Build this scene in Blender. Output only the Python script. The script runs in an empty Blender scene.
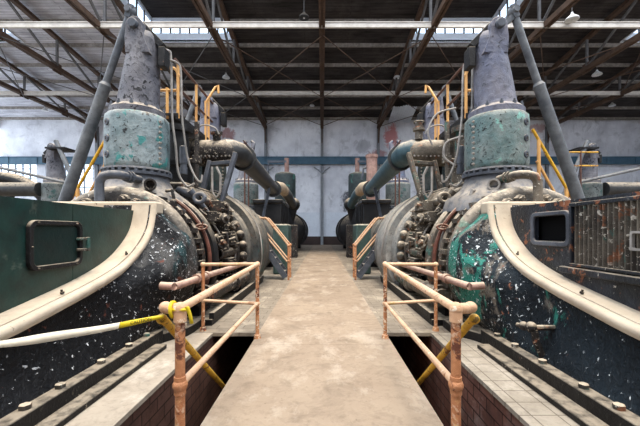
import bpy, bmesh, math, random
from mathutils import Vector, Matrix
R = math.radians
random.seed(7)
scene = bpy.context.scene
COL = scene.collection

# ------------------------------------------------------------------ helpers
def lin(c):
    out = []
    for v in c:
        v = v / 255.0
        out.append(v / 12.92 if v <= 0.04045 else ((v + 0.055) / 1.055) ** 2.4)
    return (out[0], out[1], out[2], 1.0)

class MB:
    """collects shapes into one mesh"""
    def __init__(self):
        self.bm = bmesh.new()
    def _face(self, vs):
        try:
            return self.bm.faces.new(vs)
        except ValueError:
            return None
    def box(self, lo, hi):
        x0, y0, z0 = [min(a, b) for a, b in zip(lo, hi)]
        x1, y1, z1 = [max(a, b) for a, b in zip(lo, hi)]
        v = [self.bm.verts.new(p) for p in ((x0,y0,z0),(x1,y0,z0),(x1,y1,z0),(x0,y1,z0),(x0,y0,z1),(x1,y0,z1),(x1,y1,z1),(x0,y1,z1))]
        for f in ((0,3,2,1),(4,5,6,7),(0,1,5,4),(1,2,6,5),(2,3,7,6),(3,0,4,7)):
            self._face([v[i] for i in f])
        return self
    def beam(self, p0, p1, w, h, up=(0,0,1)):
        """rectangular bar between two points"""
        p0, p1 = Vector(p0), Vector(p1)
        d = (p1 - p0).normalized()
        u = Vector(up)
        if abs(d.dot(u)) > 0.99: u = Vector((0,1,0))
        sx = d.cross(u).normalized() * (w / 2)
        sy = sx.cross(d).normalized() * (h / 2)
        vs = []
        for p in (p0, p1):
            for a, b in ((-1,-1),(1,-1),(1,1),(-1,1)):
                vs.append(self.bm.verts.new(p + sx * a + sy * b))
        for f in ((0,3,2,1),(4,5,6,7),(0,1,5,4),(1,2,6,5),(2,3,7,6),(3,0,4,7)):
            self._face([vs[i] for i in f])
        return self
    def ibeam(self, p0, p1, w, h, t=0.03, up=(0,0,1)):
        p0, p1 = Vector(p0), Vector(p1)
        d = (p1 - p0).normalized(); u = Vector(up)
        sx = d.cross(u).normalized(); sy = sx.cross(d).normalized()
        for k in (-1, 1):
            o = sy * (k * (h / 2 - t / 2))
            self.beam(p0 + o, p1 + o, w, t, up)
        self.beam(p0, p1, t, h - 2 * t, up)
        return self
    def tube(self, pts, r, seg=12, cap=True):
        pts = [Vector(p) for p in pts]
        n = len(pts)
        rs = r if isinstance(r, (list, tuple)) else [r] * n
        tan = []
        for i in range(n):
            a = pts[max(0, i - 1)]; b = pts[min(n - 1, i + 1)]
            tan.append((b - a).normalized())
        ref = Vector((0,0,1)) if abs(tan[0].z) < 0.9 else Vector((0,1,0))
        nrm = tan[0].cross(ref).normalized()
        rings = []
        for i in range(n):
            t = tan[i]
            nrm = (nrm - t * nrm.dot(t))
            nrm = nrm.normalized() if nrm.length > 1e-6 else t.orthogonal().normalized()
            bn = t.cross(nrm)
            rings.append([self.bm.verts.new(pts[i] + (nrm * math.cos(2*math.pi*k/seg) + bn * math.sin(2*math.pi*k/seg)) * rs[i]) for k in range(seg)])
        for i in range(n - 1):
            for k in range(seg):
                self._face([rings[i][k], rings[i][(k+1) % seg], rings[i+1][(k+1) % seg], rings[i+1][k]])
        if cap:
            self._face(rings[0][::-1]); self._face(rings[-1])
        return self
    def lathe(self, o, axis, prof, seg=40, shear=(0,0,0)):
        """prof: (t along axis, radius); closed if the ends have radius > 0"""
        o = Vector(o); ax = Vector(axis).normalized()
        u = ax.orthogonal().normalized() if abs(ax.z) < 0.9 else Vector((1,0,0))
        v = ax.cross(u)
        sh = Vector(shear)
        t0 = prof[0][0]
        rings = []
        for t, r in prof:
            c = o + ax * t + sh * (t - t0)
            if r < 1e-5:
                rings.append([self.bm.verts.new(c)])
            else:
                rings.append([self.bm.verts.new(c + (u*math.cos(2*math.pi*k/seg) + v*math.sin(2*math.pi*k/seg)) * r) for k in range(seg)])
        for a, b in zip(rings, rings[1:]):
            for k in range(seg):
                k2 = (k + 1) % seg
                if len(a) == 1 and len(b) == 1: continue
                if len(a) == 1: self._face([a[0], b[k2], b[k]])
                elif len(b) == 1: self._face([a[k], a[k2], b[0]])
                else: self._face([a[k], a[k2], b[k2], b[k]])
        if len(rings[0]) > 1: self._face(rings[0][::-1])
        if len(rings[-1]) > 1: self._face(rings[-1])
        return self
    def ring(self, o, axis, r, tube, seg=48, ts=8, a0=0.0, a1=360.0):
        o = Vector(o); ax = Vector(axis).normalized()
        u = Vector((1,0,0)) if abs(ax.x) < 0.9 else Vector((0,1,0))
        v = ax.cross(u)
        pts = [o + (u*math.cos(R(a0 + (a1-a0)*k/seg)) + v*math.sin(R(a0 + (a1-a0)*k/seg))) * r for k in range(seg + 1)]
        self.tube(pts, tube, ts, cap=(abs(a1 - a0) < 359))
        return self
    def ball(self, c, r, seg=14, sq=(1,1,1)):
        c = Vector(c); n = max(6, seg // 2 + 1)
        rings = []
        for i in range(n + 1):
            th = math.pi * i / n
            z = math.cos(th); q = math.sin(th)
            if q < 1e-6: rings.append([self.bm.verts.new(c + Vector((0,0,z*r*sq[2])))])
            else: rings.append([self.bm.verts.new(c + Vector((q*math.cos(2*math.pi*k/seg)*r*sq[0], q*math.sin(2*math.pi*k/seg)*r*sq[1], z*r*sq[2]))) for k in range(seg)])
        for a, b in zip(rings, rings[1:]):
            for k in range(seg):
                k2 = (k+1) % seg
                if len(a) == 1: self._face([a[0], b[k], b[k2]])
                elif len(b) == 1: self._face([a[k], b[0], a[k2]])
                else: self._face([a[k], b[k], b[k2], a[k2]])
        return self
    def bolt(self, p, d, r, h):
        """hex nut with a stud end"""
        p = Vector(p); d = Vector(d).normalized()
        self.lathe(p - d * 0.01, d, [(0, r), (h, r)], 6)
        self.lathe(p, d, [(0, r*0.5), (h*1.7, r*0.5)], 8)
        return self
    def prism(self, poly, axis, d0, d1):
        """polygon (u,v) extruded along x ('x': u=y v=z) , y ('y': u=x v=z) or z"""
        def pt(u, v, d):
            return {'x': (d, u, v), 'y': (u, d, v), 'z': (u, v, d)}[axis]
        a = [self.bm.verts.new(pt(u, v, d0)) for u, v in poly]
        b = [self.bm.verts.new(pt(u, v, d1)) for u, v in poly]
        self._face(a[::-1]); self._face(b)
        n = len(poly)
        for i in range(n):
            self._face([a[i], a[(i+1) % n], b[(i+1) % n], b[i]])
        return self
    def grid(self, rows):
        vr = [[self.bm.verts.new(p) for p in row] for row in rows]
        for a, b in zip(vr, vr[1:]):
            for i in range(len(a) - 1):
                self._face([a[i], a[i+1], b[i+1], b[i]])
        return self
    def build(self, name, mat, parent=None, base=None, sharp=38, bevel=0.0, smooth=True):
        """one mesh object; shapes are given in world space, stored relative to the parent / base"""
        bm = self.bm
        bmesh.ops.recalc_face_normals(bm, faces=bm.faces)
        off = Vector((0,0,0))
        if parent is not None:
            q = parent
            while q is not None:
                off += q.location; q = q.parent
        elif base is not None:
            off = Vector(base)
        bm.transform(Matrix.Translation(-off))
        me = bpy.data.meshes.new(name)
        bm.to_mesh(me); bm.free()
        for mm in (mat if isinstance(mat, (list, tuple)) else [mat]): me.materials.append(mm)
        if smooth:
            for p in me.polygons: p.use_smooth = True
            me.set_sharp_from_angle(angle=R(sharp))
        o = bpy.data.objects.new(name, me)
        COL.objects.link(o)
        if parent is not None: o.parent = parent
        elif base is not None: o.location = base
        if bevel > 0:
            b = o.modifiers.new('bevel', 'BEVEL'); b.width = bevel; b.segments = 2; b.limit_method = 'ANGLE'; b.angle_limit = R(40)
        return o

def tag(o, label=None, cat=None, group=None, kind=None):
    if label: o['label'] = label
    if cat: o['category'] = cat
    if group: o['group'] = group
    if kind: o['kind'] = kind
    return o
def thing(name, loc, label, cat, group=None, kind=None):
    o = bpy.data.objects.new(name, None); COL.objects.link(o)
    o.location = loc; o.empty_display_size = 0.2
    return tag(o, label, cat, group, kind)

# ------------------------------------------------------------------ materials
class NT:
    def __init__(self, name):
        self.m = bpy.data.materials.new(name); self.m.use_nodes = True
        self.t = self.m.node_tree; self.t.nodes.clear()
        self.out = self.t.nodes.new('ShaderNodeOutputMaterial')
        self.b = self.t.nodes.new('ShaderNodeBsdfPrincipled')
        self.t.links.new(self.b.outputs[0], self.out.inputs[0])
        self.tc = self.t.nodes.new('ShaderNodeTexCoord')
    def n(self, typ, **kw):
        q = self.t.nodes.new(typ)
        for k, v in kw.items(): setattr(q, k, v)
        return q
    def l(self, a, b): self.t.links.new(a, b)
    def mapping(self, scale=(1,1,1), loc=(0,0,0), rot=(0,0,0), src='Object'):
        mp = self.n('ShaderNodeMapping'); mp.inputs['Scale'].default_value = scale; mp.inputs['Location'].default_value = loc
        mp.inputs['Rotation'].default_value = rot
        self.l(self.tc.outputs[src], mp.inputs[0]); return mp.outputs[0]
    def noise(self, scale, detail=4, rough=0.55, vec=None, dist=0.0):
        q = self.n('ShaderNodeTexNoise'); q.inputs['Scale'].default_value = scale; q.inputs['Detail'].default_value = detail
        q.inputs['Roughness'].default_value = rough; q.inputs['Distortion'].default_value = dist
        self.l(vec if vec is not None else self.tc.outputs['Object'], q.inputs['Vector']); return q.outputs[0]
    def voro(self, scale, vec=None):
        q = self.n('ShaderNodeTexVoronoi'); q.inputs['Scale'].default_value = scale
        self.l(vec if vec is not None else self.tc.outputs['Object'], q.inputs['Vector']); return q
    def step(self, src, a, b):
        q = self.n('ShaderNodeMapRange'); q.inputs[1].default_value = a; q.inputs[2].default_value = b
        q.clamp = True; self.l(src, q.inputs[0]); return q.outputs[0]
    def mul(self, a, b):
        q = self.n('ShaderNodeMath', operation='MULTIPLY'); self.l(a, q.inputs[0])
        if isinstance(b, (int, float)): q.inputs[1].default_value = b
        else: self.l(b, q.inputs[1])
        return q.outputs[0]
    def mix(self, fac, a, b):
        q = self.n('ShaderNodeMix', data_type='RGBA')
        for s, i in ((fac, 0), (a, 6), (b, 7)):
            if isinstance(s, (int, float)): q.inputs[i].default_value = s
            elif isinstance(s, tuple): q.inputs[i].default_value = s
            else: self.l(s, q.inputs[i])
        return q.outputs[2]
    def bump(self, h, strength=0.3, dist=0.02):
        q = self.n('ShaderNodeBump'); q.inputs['Strength'].default_value = strength; q.inputs['Distance'].default_value = dist
        self.l(h, q.inputs['Height']); self.l(q.outputs[0], self.b.inputs['Normal'])
    def upness(self, a=0.25, b=0.95):
        g = self.n('ShaderNodeNewGeometry'); s = self.n('ShaderNodeSeparateXYZ'); self.l(g.outputs['Normal'], s.inputs[0])
        return self.step(s.outputs[2], a, b)
    def done(self, col, rough=0.6, metal=0.0, spec=0.4):
        if isinstance(col, tuple): self.b.inputs['Base Color'].default_value = col
        else: self.l(col, self.b.inputs['Base Color'])
        self.b.inputs['Roughness'].default_value = rough; self.b.inputs['Metallic'].default_value = metal
        self.b.inputs['Specular IOR Level'].default_value = spec
        return self.m

DUST = lin((196, 178, 154))
def paint(name, base, var, flake=None, flake_t=0.62, rust=None, rust_t=0.66, patch=None, patch_t=0.6, patch_scale=3.0,
          dust=0.8, rough=0.5, scale=1.0, bump=0.35, dirt=0.45, metal=0.0, fscale=16, seed=0.0, spec=0.22):
    """old machine paint: two tones, coloured patches, peeled flakes, rust, and dust lying on upward faces"""
    k = NT(name)
    vec = k.mapping((scale,)*3, (seed, seed*1.7, seed*0.3))
    c = k.mix(k.step(k.noise(1.9, 5, 0.6, vec), 0.35, 0.68), lin(base), lin(var))
    if patch: c = k.mix(k.mul(k.step(k.noise(patch_scale, 6, 0.62, vec, 0.4), patch_t, patch_t + 0.05), 0.9), c, lin(patch))
    fine = k.noise(fscale, 5, 0.62, vec, 0.6)
    if rust:
        nr = k.noise(4.5, 7, 0.68, vec, 0.5)
        c = k.mix(k.step(nr, rust_t, rust_t + 0.04), c, lin(rust))
    if flake:
        area = k.step(k.noise(1.6, 3, 0.5, vec), 0.38, 0.6)
        f = k.mul(k.step(fine, flake_t, flake_t + 0.025), area)
        c = k.mix(f, c, lin(flake))
    if dirt:
        c = k.mix(k.mul(k.step(k.noise(6, 6, 0.65, vec), 0.42, 0.7), dirt), c, lin((22, 20, 20)))
    if dust:
        d = k.mul(k.upness(0.2, 0.9), dust)
        d = k.mul(d, k.step(k.noise(9, 5, 0.6, vec), 0.28, 0.55))
        c = k.mix(d, c, DUST)
    k.bump(fine, bump, 0.03)
    return k.done(c, rough, metal, spec)

M = {}
def flank(name, base, var, flake, bare, patch, rust, seed, patch_t, bare_t):
    k = NT(name)
    vec = k.mapping((1,1,1), (seed, seed*1.7, seed*0.3))
    sep = k.n('ShaderNodeSeparateXYZ'); k.l(k.tc.outputs['Object'], sep.inputs[0])
    near = k.step(sep.outputs[1], 0.9, 2.4)                       # 0 on the bearing side, 1 at the barrel
    c = k.mix(k.step(k.noise(1.9, 5, 0.6, vec), 0.35, 0.68), lin(base), lin(var))
    def thr(src, t0, t1, width):                                  # threshold drops from t0 to t1 towards the barrel
        q = k.n('ShaderNodeMapRange'); q.inputs[3].default_value = t0; q.inputs[4].default_value = t1; k.l(near, q.inputs[0])
        d = k.n('ShaderNodeMath', operation='SUBTRACT'); k.l(src, d.inputs[0]); k.l(q.outputs[0], d.inputs[1])
        return k.step(d.outputs[0], 0.0, width)
    c = k.mix(k.mul(thr(k.noise(2.6, 7, 0.66, k.mapping((1,1,0.55), (seed,2,5)), 0.5), 0.72, bare_t, 0.07), 0.9), c, lin(bare))
    c = k.mix(k.mul(thr(k.noise(2.3, 7, 0.64, k.mapping((1,1,0.4), (4,seed,1)), 0.5), 0.68, patch_t, 0.04), 0.9), c, lin(patch))
    c = k.mix(thr(k.noise(4.5, 7, 0.68, vec, 0.5), 0.66, 0.62, 0.03), c, lin(rust))
    fine = k.noise(17, 5, 0.62, vec, 0.6); f2 = k.noise(34, 4, 0.6, vec, 0.5)
    area = k.step(k.noise(1.3, 3, 0.5, vec), 0.36, 0.52)
    c = k.mix(k.mul(thr(fine, 0.655, 0.605, 0.02), area), c, lin(flake))
    c = k.mix(k.mul(thr(f2, 0.70, 0.66, 0.02), 0.85), c, lin(flake))
    c = k.mix(k.mul(k.step(k.noise(21, 4, 0.6, k.mapping((1,1,1), (7,3,seed)), 0.5), 0.60, 0.63), near), c, lin((16,16,18)))
    k.bump(fine, 1.0, 0.03)
    return k.done(c, 0.5, 0, 0.14)
M['flank_left'] = flank('flank_black', (10,10,12), (20,20,22), (206,206,206), (66,64,62), (40,62,64), (92,52,40), 0.0, 0.56, 0.50)
M['flank_right'] = flank('flank_teal', (12,17,22), (24,32,38), (196,200,200), (112,104,94), (44,118,104), (120,78,58), 3.1, 0.50, 0.48)
M['shoulder'] = paint('shoulder_grey', (74,70,66), (38,38,40), (176,172,166), 0.60, (120,72,48), 0.68, (48,92,90), 0.6, 2.6, dust=0.8, rough=0.6, bump=0.8, fscale=18, seed=1.3)
M['shoulder_right'] = paint('shoulder_teal', (112,104,94), (58,60,60), (186,182,172), 0.60, (136,92,62), 0.69, (52,112,98), 0.58, 3.2, dust=0.75, rough=0.6, bump=0.8, fscale=18, seed=6.3)
M['rim'] = paint('rim_dusty_cream', (188,173,152), (166,149,130), (100,86,72), 0.66, (140,102,76), 0.72, dirt=0.15, dust=0.5, rough=0.8, bump=0.15, seed=2.2)
M['cover_green'] = paint('cover_dark_green', (14,46,42), (40,60,54), (104,112,100), 0.72, (72,50,38), 0.70, (84,92,82), 0.64, 1.7, dust=0.7, rough=0.38, bump=0.12, seed=4.0, dirt=0.6, spec=0.35)
M['cover_dark'] = paint('cover_blue_black', (44,48,56), (28,34,40), (196,190,180), 0.65, (138,86,60), 0.57, (30,34,38), 0.55, 3.0, dust=0.7, rough=0.45, bump=0.5, seed=8.4)
M['door_green'] = paint('door_dark_green', (18,38,36), (30,44,42), (110,92,70), 0.74, (70,48,36), 0.68, dust=0.6, rough=0.4, bump=0.15, seed=5.0)
M['black_iron'] = paint('black_iron', (14,14,16), (34,33,34), (110,104,98), 0.70, (78,52,40), 0.70, dust=0.75, rough=0.55, bump=0.5, seed=2.7)
M['foot'] = paint('foot_black_iron', (20,19,19), (36,33,31), (130,120,106), 0.64, (70,48,38), 0.66, dust=0.5, rough=0.6, bump=0.5, dirt=0.6, seed=12.7)
M['grey_iron'] = paint('grey_iron', (62,66,74), (88,92,100), (40,40,44), 0.64, (96,66,50), 0.72, dust=0.5, rough=0.5, bump=0.3, seed=1.9)
M['dome'] = paint('dome_grey', (76,76,84), (112,110,114), (20,19,22), 0.56, (100,78,66), 0.74, dust=0.7, rough=0.5, bump=0.7, fscale=11, seed=3.3)
M['dome_blue'] = paint('dome_blue_grey', (82,86,104), (112,110,118), (26,28,34), 0.61, (110,90,80), 0.76, (72,100,120), 0.62, 1.6, dust=0.7, rough=0.5, bump=0.6, fscale=12, seed=9.3)
M['drum_left'] = paint('drum_teal_grey', (140,150,152), (76,96,100), (34,34,36), 0.585, (84,72,66), 0.66, (52,124,122), 0.575, 3.6, dust=0.6, rough=0.5, bump=0.6, fscale=14, seed=0.9)
M['drum_right'] = paint('drum_weathered_green', (82,104,104), (132,136,132), (26,30,32), 0.575, (140,122,88), 0.68, (112,160,150), 0.61, 3.8, dust=0.6, rough=0.5, bump=0.6, fscale=13, seed=7.7)
M['drum_far'] = paint('drum_far_green', (72,84,84), (100,104,104), (34,34,36), 0.57, (92,72,60), 0.68, (52,84,82), 0.58, 3.0, dust=0.6, rough=0.5, bump=0.5, seed=11.0)
M['pole'] = paint('pole_grey', (78,82,88), (110,112,114), (60,60,62), 0.68, (100,80,66), 0.76, dust=0.3, rough=0.45, bump=0.15, seed=3.9)
M['grimy'] = paint('grimy_brown_iron', (24,22,22), (58,52,48), (176,164,148), 0.595, (112,70,50), 0.59, (40,58,58), 0.66, 2.8, dust=0.9, rough=0.65, bump=0.7, fscale=20, seed=5.5)
M['grimy_right'] = paint('grimy_grey_iron', (48,44,41), (112,103,91), (206,198,184), 0.61, (124,80,56), 0.59, (56,96,88), 0.60, 2.8, dust=0.95, rough=0.65, bump=0.7, fscale=20, seed=6.5)
M['cyl_far'] = paint('far_cylinder_grey', (98,92,84), (58,62,62), (40,38,36), 0.58, (104,72,54), 0.62, (46,86,82), 0.57, 1.8, dust=0.9, rough=0.6, bump=0.4, seed=10.4)
M['cyl_far_right'] = paint('far_cylinder_pale', (150,145,138), (112,116,116), (70,66,62), 0.60, (120,84,62), 0.64, (62,112,112), 0.6, 1.8, dust=0.9, rough=0.6, bump=0.4, seed=12.4)
M['pipe_dark'] = paint('pipe_dark', (40,42,44), (58,58,58), (120,112,100), 0.68, (84,60,46), 0.72, dust=0.8, rough=0.45, bump=0.3, seed=4.8)
M['pipe_blue'] = paint('pipe_blue_green', (42,70,80), (62,84,90), (130,124,112), 0.68, (92,66,50), 0.72, dust=0.85, rough=0.45, bump=0.3, seed=14.8)
M['beige_pipe'] = paint('beige_pipe', (168,150,126), (146,128,108), (100,84,70), 0.70, (126,88,66), 0.72, dust=0.6, rough=0.7, bump=0.2, seed=1.1)
M['pink_pipe'] = paint('pink_primer_pipe', (176,138,122), (150,118,104), (110,80,66), 0.68, (120,76,58), 0.72, dust=0.7, rough=0.7, bump=0.2, seed=1.4)
M['red_ring'] = paint('red_oxide', (104,62,50), (80,52,44), (150,120,100), 0.68, (60,40,34), 0.7, dust=0.7, rough=0.6, bump=0.3, seed=2.4)
M['rail'] = paint('rail_peach_primer', (214,176,142), (198,152,116), (232,214,190), 0.60, (150,92,58), 0.60, (192,156,92), 0.61, 6.0, dirt=0.15, dust=0.25, rough=0.6, bump=0.4, fscale=26, seed=3.6)
M['post'] = paint('post_rusty_primer', (192,134,92), (170,112,76), (226,202,174), 0.56, (104,62,46), 0.57, (190,146,98), 0.59, 7.0, dirt=0.15, dust=0.2, rough=0.65, bump=0.5, fscale=26, seed=7.1)
M['yellow_rail'] = paint('yellow_pipe', (206,160,42), (186,138,38), (62,48,34), 0.58, (112,70,44), 0.58, dirt=0.15, dust=0.3, rough=0.55, bump=0.4, fscale=22, seed=2.1)
M['tan_rail'] = paint('tan_yellow_rail', (206,158,96), (186,136,84), (120,84,60), 0.68, (130,84,58), 0.70, dirt=0.15, dust=0.3, rough=0.6, bump=0.2, seed=2.6)
M['brown_rail'] = paint('brown_rail', (92,62,50), (74,52,46), (130,100,84), 0.7, (60,40,34), 0.7, dust=0.4, rough=0.6, bump=0.2, seed=2.9)
M['conduit'] = paint('conduit_pale', (158,152,146), (128,124,120), (90,84,80), 0.68, (110,90,76), 0.74, dust=0.5, rough=0.5, bump=0.1, seed=1.6)
M['cabinet'] = paint('cabinet_green', (46,66,62), (70,86,80), (150,150,140), 0.68, (100,80,62), 0.7, dust=0.8, rough=0.5, bump=0.2, seed=9.1)
M['stack'] = paint('stack_brown', (150,122,112), (128,98,90), (90,66,58), 0.68, (112,70,58), 0.68, dust=0.2, rough=0.7, bump=0.2, seed=9.6)
M['tank'] = paint('tank_green_grey', (30,40,42), (52,62,62), (104,108,104), 0.66, (86,62,50), 0.7, (64,116,104), 0.6, 1.4, dust=0.7, rough=0.5, bump=0.2, seed=9.9)
M['truss'] = paint('truss_brown', (74,57,47), (92,72,58), (120,98,82), 0.70, (92,58,42), 0.64, dust=0.0, rough=0.75, bump=0.2, seed=0.4)
M['web'] = paint('web_grey', (96,94,94), (76,74,74), (60,56,54), 0.70, (84,66,56), 0.70, dirt=0.15, dust=0.0, rough=0.7, bump=0.1, seed=0.7)
M['beam'] = paint('beam_pale', (192,186,178), (168,160,152), (140,122,104), 0.70, (150,120,92), 0.72, dirt=0.15, dust=0.0, rough=0.6, bump=0.1, seed=0.2)
M['purlin'] = paint('purlin_grey', (158,152,146), (128,122,116), (90,84,80), 0.70, (96,76,64), 0.72, dust=0.0, rough=0.7, bump=0.1, seed=0.5)
M['girder'] = paint('girder_blue', (60,88,106), (76,104,122), (120,130,134), 0.74, (90,76,66), 0.74, dirt=0.15, dust=0.5, rough=0.5, bump=0.1, seed=0.8)
M['column'] = paint('column_grey', (112,116,122), (138,140,144), (80,80,82), 0.72, (100,84,74), 0.74, dirt=0.15, dust=0.0, rough=0.6, bump=0.1, seed=1.8)
M['lamp'] = paint('lamp_enamel', (214,216,218), (188,190,192), (130,126,120), 0.74, None, dirt=0.15, dust=0.3, rough=0.35, bump=0.0)
M['lamp_dark'] = paint('lamp_dark', (62,60,60), (48,47,47), None, dust=0.3, rough=0.5, bump=0.0)
M['black'] = NT('interior_shade_black').done(lin((6,6,7)), 0.9, 0, 0.1)

def concrete(name, c1, c2, c3, s=1.0, tiles=None, stain=0.35, rough=0.8, light=None, seed=0.0):
    k = NT(name)
    vec = k.mapping((s,)*3, (seed, seed, 0))
    c = k.mix(k.step(k.noise(0.9, 7, 0.62, vec), 0.36, 0.66), lin(c1), lin(c2))
    c = k.mix(k.mul(k.step(k.noise(2.7, 8, 0.68, vec, 0.8), 0.5, 0.74), stain), c, lin(c3))
    if light: c = k.mix(k.mul(k.step(k.noise(1.4, 8, 0.7, k.mapping((s*1.4, s*0.8, s), (9, 4, 0))), 0.52, 0.66), 0.8), c, lin(light))
    c = k.mix(k.mul(k.step(k.noise(11, 8, 0.75, vec, 0.4), 0.5, 0.68), 0.35), c, lin(c3))
    sp = k.step(k.noise(34, 3, 0.6, vec), 0.66, 0.72)
    c = k.mix(k.mul(sp, 0.45), c, lin((70, 60, 52)))
    if tiles:
        br = k.n('ShaderNodeTexBrick'); br.offset = tiles.get('offset', 0.0); br.inputs['Scale'].default_value = 1.0
        br.inputs['Brick Width'].default_value = tiles['w']; br.inputs['Row Height'].default_value = tiles['h']
        br.inputs['Mortar Size'].default_value = tiles.get('m', 0.008); br.inputs['Mortar Smooth'].default_value = 0.3
        if tiles.get('yz'):
            sx = k.n('ShaderNodeSeparateXYZ'); cx = k.n('ShaderNodeCombineXYZ'); k.l(k.tc.outputs['Object'], sx.inputs[0])
            k.l(sx.outputs[1], cx.inputs[0]); k.l(sx.outputs[2], cx.inputs[1]); k.l(cx.outputs[0], br.inputs['Vector'])
        else: k.l(k.mapping((1,1,1), tiles.get('loc', (0,0,0)), tiles.get('rot', (0,0,0))), br.inputs['Vector'])
        br.inputs['Color1'].default_value = (1,1,1,1); br.inputs['Color2'].default_value = tiles.get('c2', (0.72,0.72,0.72,1)); br.inputs['Mortar'].default_value = tiles.get('mc', (0.1,0.1,0.1,1))
        q = k.n('ShaderNodeMix', data_type='RGBA', blend_type='MULTIPLY'); q.inputs[0].default_value = tiles.get('f', 1.0)
        k.l(c, q.inputs[6]); k.l(br.outputs[0], q.inputs[7]); c = q.outputs[2]
    k.bump(k.noise(22, 6, 0.65, vec), 0.25, 0.01)
    return k.done(c, rough, 0, 0.3)

M['aisle'] = concrete('aisle_concrete', (152,133,112), (134,115,96), (88,73,60), 0.9, stain=0.6, light=(172,156,137), tiles=dict(w=40, h=2.62, m=0.008, f=0.35, mc=(0.4,0.36,0.33,1), c2=(1,1,1,1), loc=(20,0.6,0)))
M['side_floor'] = concrete('side_floor_concrete', (142,128,110), (118,106,92), (74,66,58), 1.1, stain=0.5, light=(172,158,138), tiles=dict(w=0.42, h=0.2, m=0.01, f=0.5, mc=(0.25,0.22,0.2,1), c2=(0.9,0.9,0.9,1), offset=0.5))
M['ledge'] = concrete('ledge_concrete', (170,156,138), (148,134,118), (92,81,70), 1.6, stain=0.45, light=(186,174,158))
M['ledge_tiled'] = concrete('ledge_tiles', (160,148,132), (140,128,112), (92,82,70), 1.6, stain=0.4, light=(180,168,152), tiles=dict(w=0.22, h=0.22, m=0.007, f=0.8, mc=(0.3,0.27,0.24,1), c2=(0.94,0.94,0.94,1)))
M['pit_left'] = concrete('pit_glazed_brick', (112,80,68), (84,60,52), (40,32,28), 1.4, stain=0.6, rough=0.55, tiles=dict(w=0.3, h=0.14, m=0.01, f=0.9, mc=(0.16,0.14,0.13,1), c2=(0.7,0.68,0.66,1), offset=0.5, yz=True))
M['pit_right'] = concrete('pit_red_brick', (128,88,74), (96,64,56), (44,36,34), 1.4, stain=0.6, rough=0.6, light=(150,132,124), tiles=dict(w=0.3, h=0.14, m=0.009, f=0.9, mc=(0.12,0.1,0.1,1), c2=(0.8,0.76,0.74,1), offset=0.5, yz=True))

def wall_mat():
    k = NT('back_wall_plaster')
    c = k.mix(k.step(k.noise(0.35, 8, 0.62), 0.38, 0.64), lin((226,228,234)), lin((190,192,200)))
    c = k.mix(k.mul(k.step(k.noise(0.8, 8, 0.7, None, 0.6), 0.54, 0.72), 0.55), c, lin((104,104,112)))
    c = k.mix(k.mul(k.step(k.noise(2.2, 8, 0.7, k.mapping((1,1,0.25))), 0.55, 0.75), 0.35), c, lin((92,90,94)))
    def blob(cx, cz, rx, rz, col, c, th=0.62, amp=0.9):
        mp = k.mapping((1/rx, 0.0, 1/rz), (-cx/rx, 0, -cz/rz))
        ln = k.n('ShaderNodeVectorMath', operation='LENGTH'); k.l(mp, ln.inputs[0])
        w = k.step(ln.outputs['Value'], 1.15, 0.35)
        q = k.n('ShaderNodeMath', operation='ADD'); k.l(k.mul(w, 0.55), q.inputs[0]); k.l(k.noise(1.7, 7, 0.72, None, 0.7), q.inputs[1])
        return k.mix(k.mul(k.step(q.outputs[0], th + 0.2, th + 0.34), amp), c, lin(col))
    c = blob(7.7, 12.2, 1.3, 2.4, (176,92,88), c, 0.64, 0.8)
    c = blob(6.2, 10.2, 1.6, 1.0, (160,96,92), c, 0.66, 0.7)
    c = blob(-10.5, 12.4, 1.6, 1.3, (140,70,66), c, 0.68, 0.7)
    c = blob(24.0, 13.0, 2.5, 1.0, (150,84,76), c, 0.7, 0.6)
    c = blob(4.6, 11.0, 1.5, 1.2, (120,120,130), c, 0.62, 0.45)
    c = blob(3.3, 4.8, 1.9, 2.2, (48,46,50), c, 0.66, 0.85)
    k.bump(k.noise(6, 6, 0.6), 0.15, 0.02)
    return k.done(c, 0.85, 0, 0.2)
M['wall'] = wall_mat()
M['white_panel'] = concrete('white_sheet', (214,220,228), (200,206,216), (170,174,182), 0.5, stain=0.25)
M['dark_base'] = concrete('dark_plinth', (62,48,44), (50,40,38), (34,28,28), 0.8)

def deck_mat(name, ca, cb, cc):
    k = NT(name)
    vec = k.mapping((0.35, 2.2, 1))
    c = k.mix(k.step(k.noise(1.6, 7, 0.65, vec), 0.35, 0.68), lin(ca), lin(cb))
    c = k.mix(k.mul(k.step(k.noise(0.7, 6, 0.7, k.mapping((0.5,0.5,1), (3,8,0))), 0.5, 0.7), 0.6), c, lin(cc))
    br = k.n('ShaderNodeTexBrick'); br.offset = 0.4; br.inputs['Scale'].default_value = 1.0
    br.inputs['Brick Width'].default_value = 3.1; br.inputs['Row Height'].default_value = 0.24; br.inputs['Mortar Size'].default_value = 0.012
    br.inputs['Color1'].default_value = (1,1,1,1); br.inputs['Color2'].default_value = (0.8,0.8,0.8,1); br.inputs['Mortar'].default_value = (0.25,0.25,0.25,1)
    k.l(k.mapping(), br.inputs['Vector'])
    q = k.n('ShaderNodeMix', data_type='RGBA', blend_type='MULTIPLY'); q.inputs[0].default_value = 1.0
    k.l(c, q.inputs[6]); k.l(br.outputs[0], q.inputs[7])
    return k.done(q.outputs[2], 0.85, 0, 0.2)
M['deck'] = deck_mat('roof_boards', (66,61,60), (34,31,31), (92,87,86))
M['deck_window_lit'] = deck_mat('roof_boards_window_lit', (214,214,222), (168,168,178), (120,118,124))  # left bays: light from the left windows painted into the board colour

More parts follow.
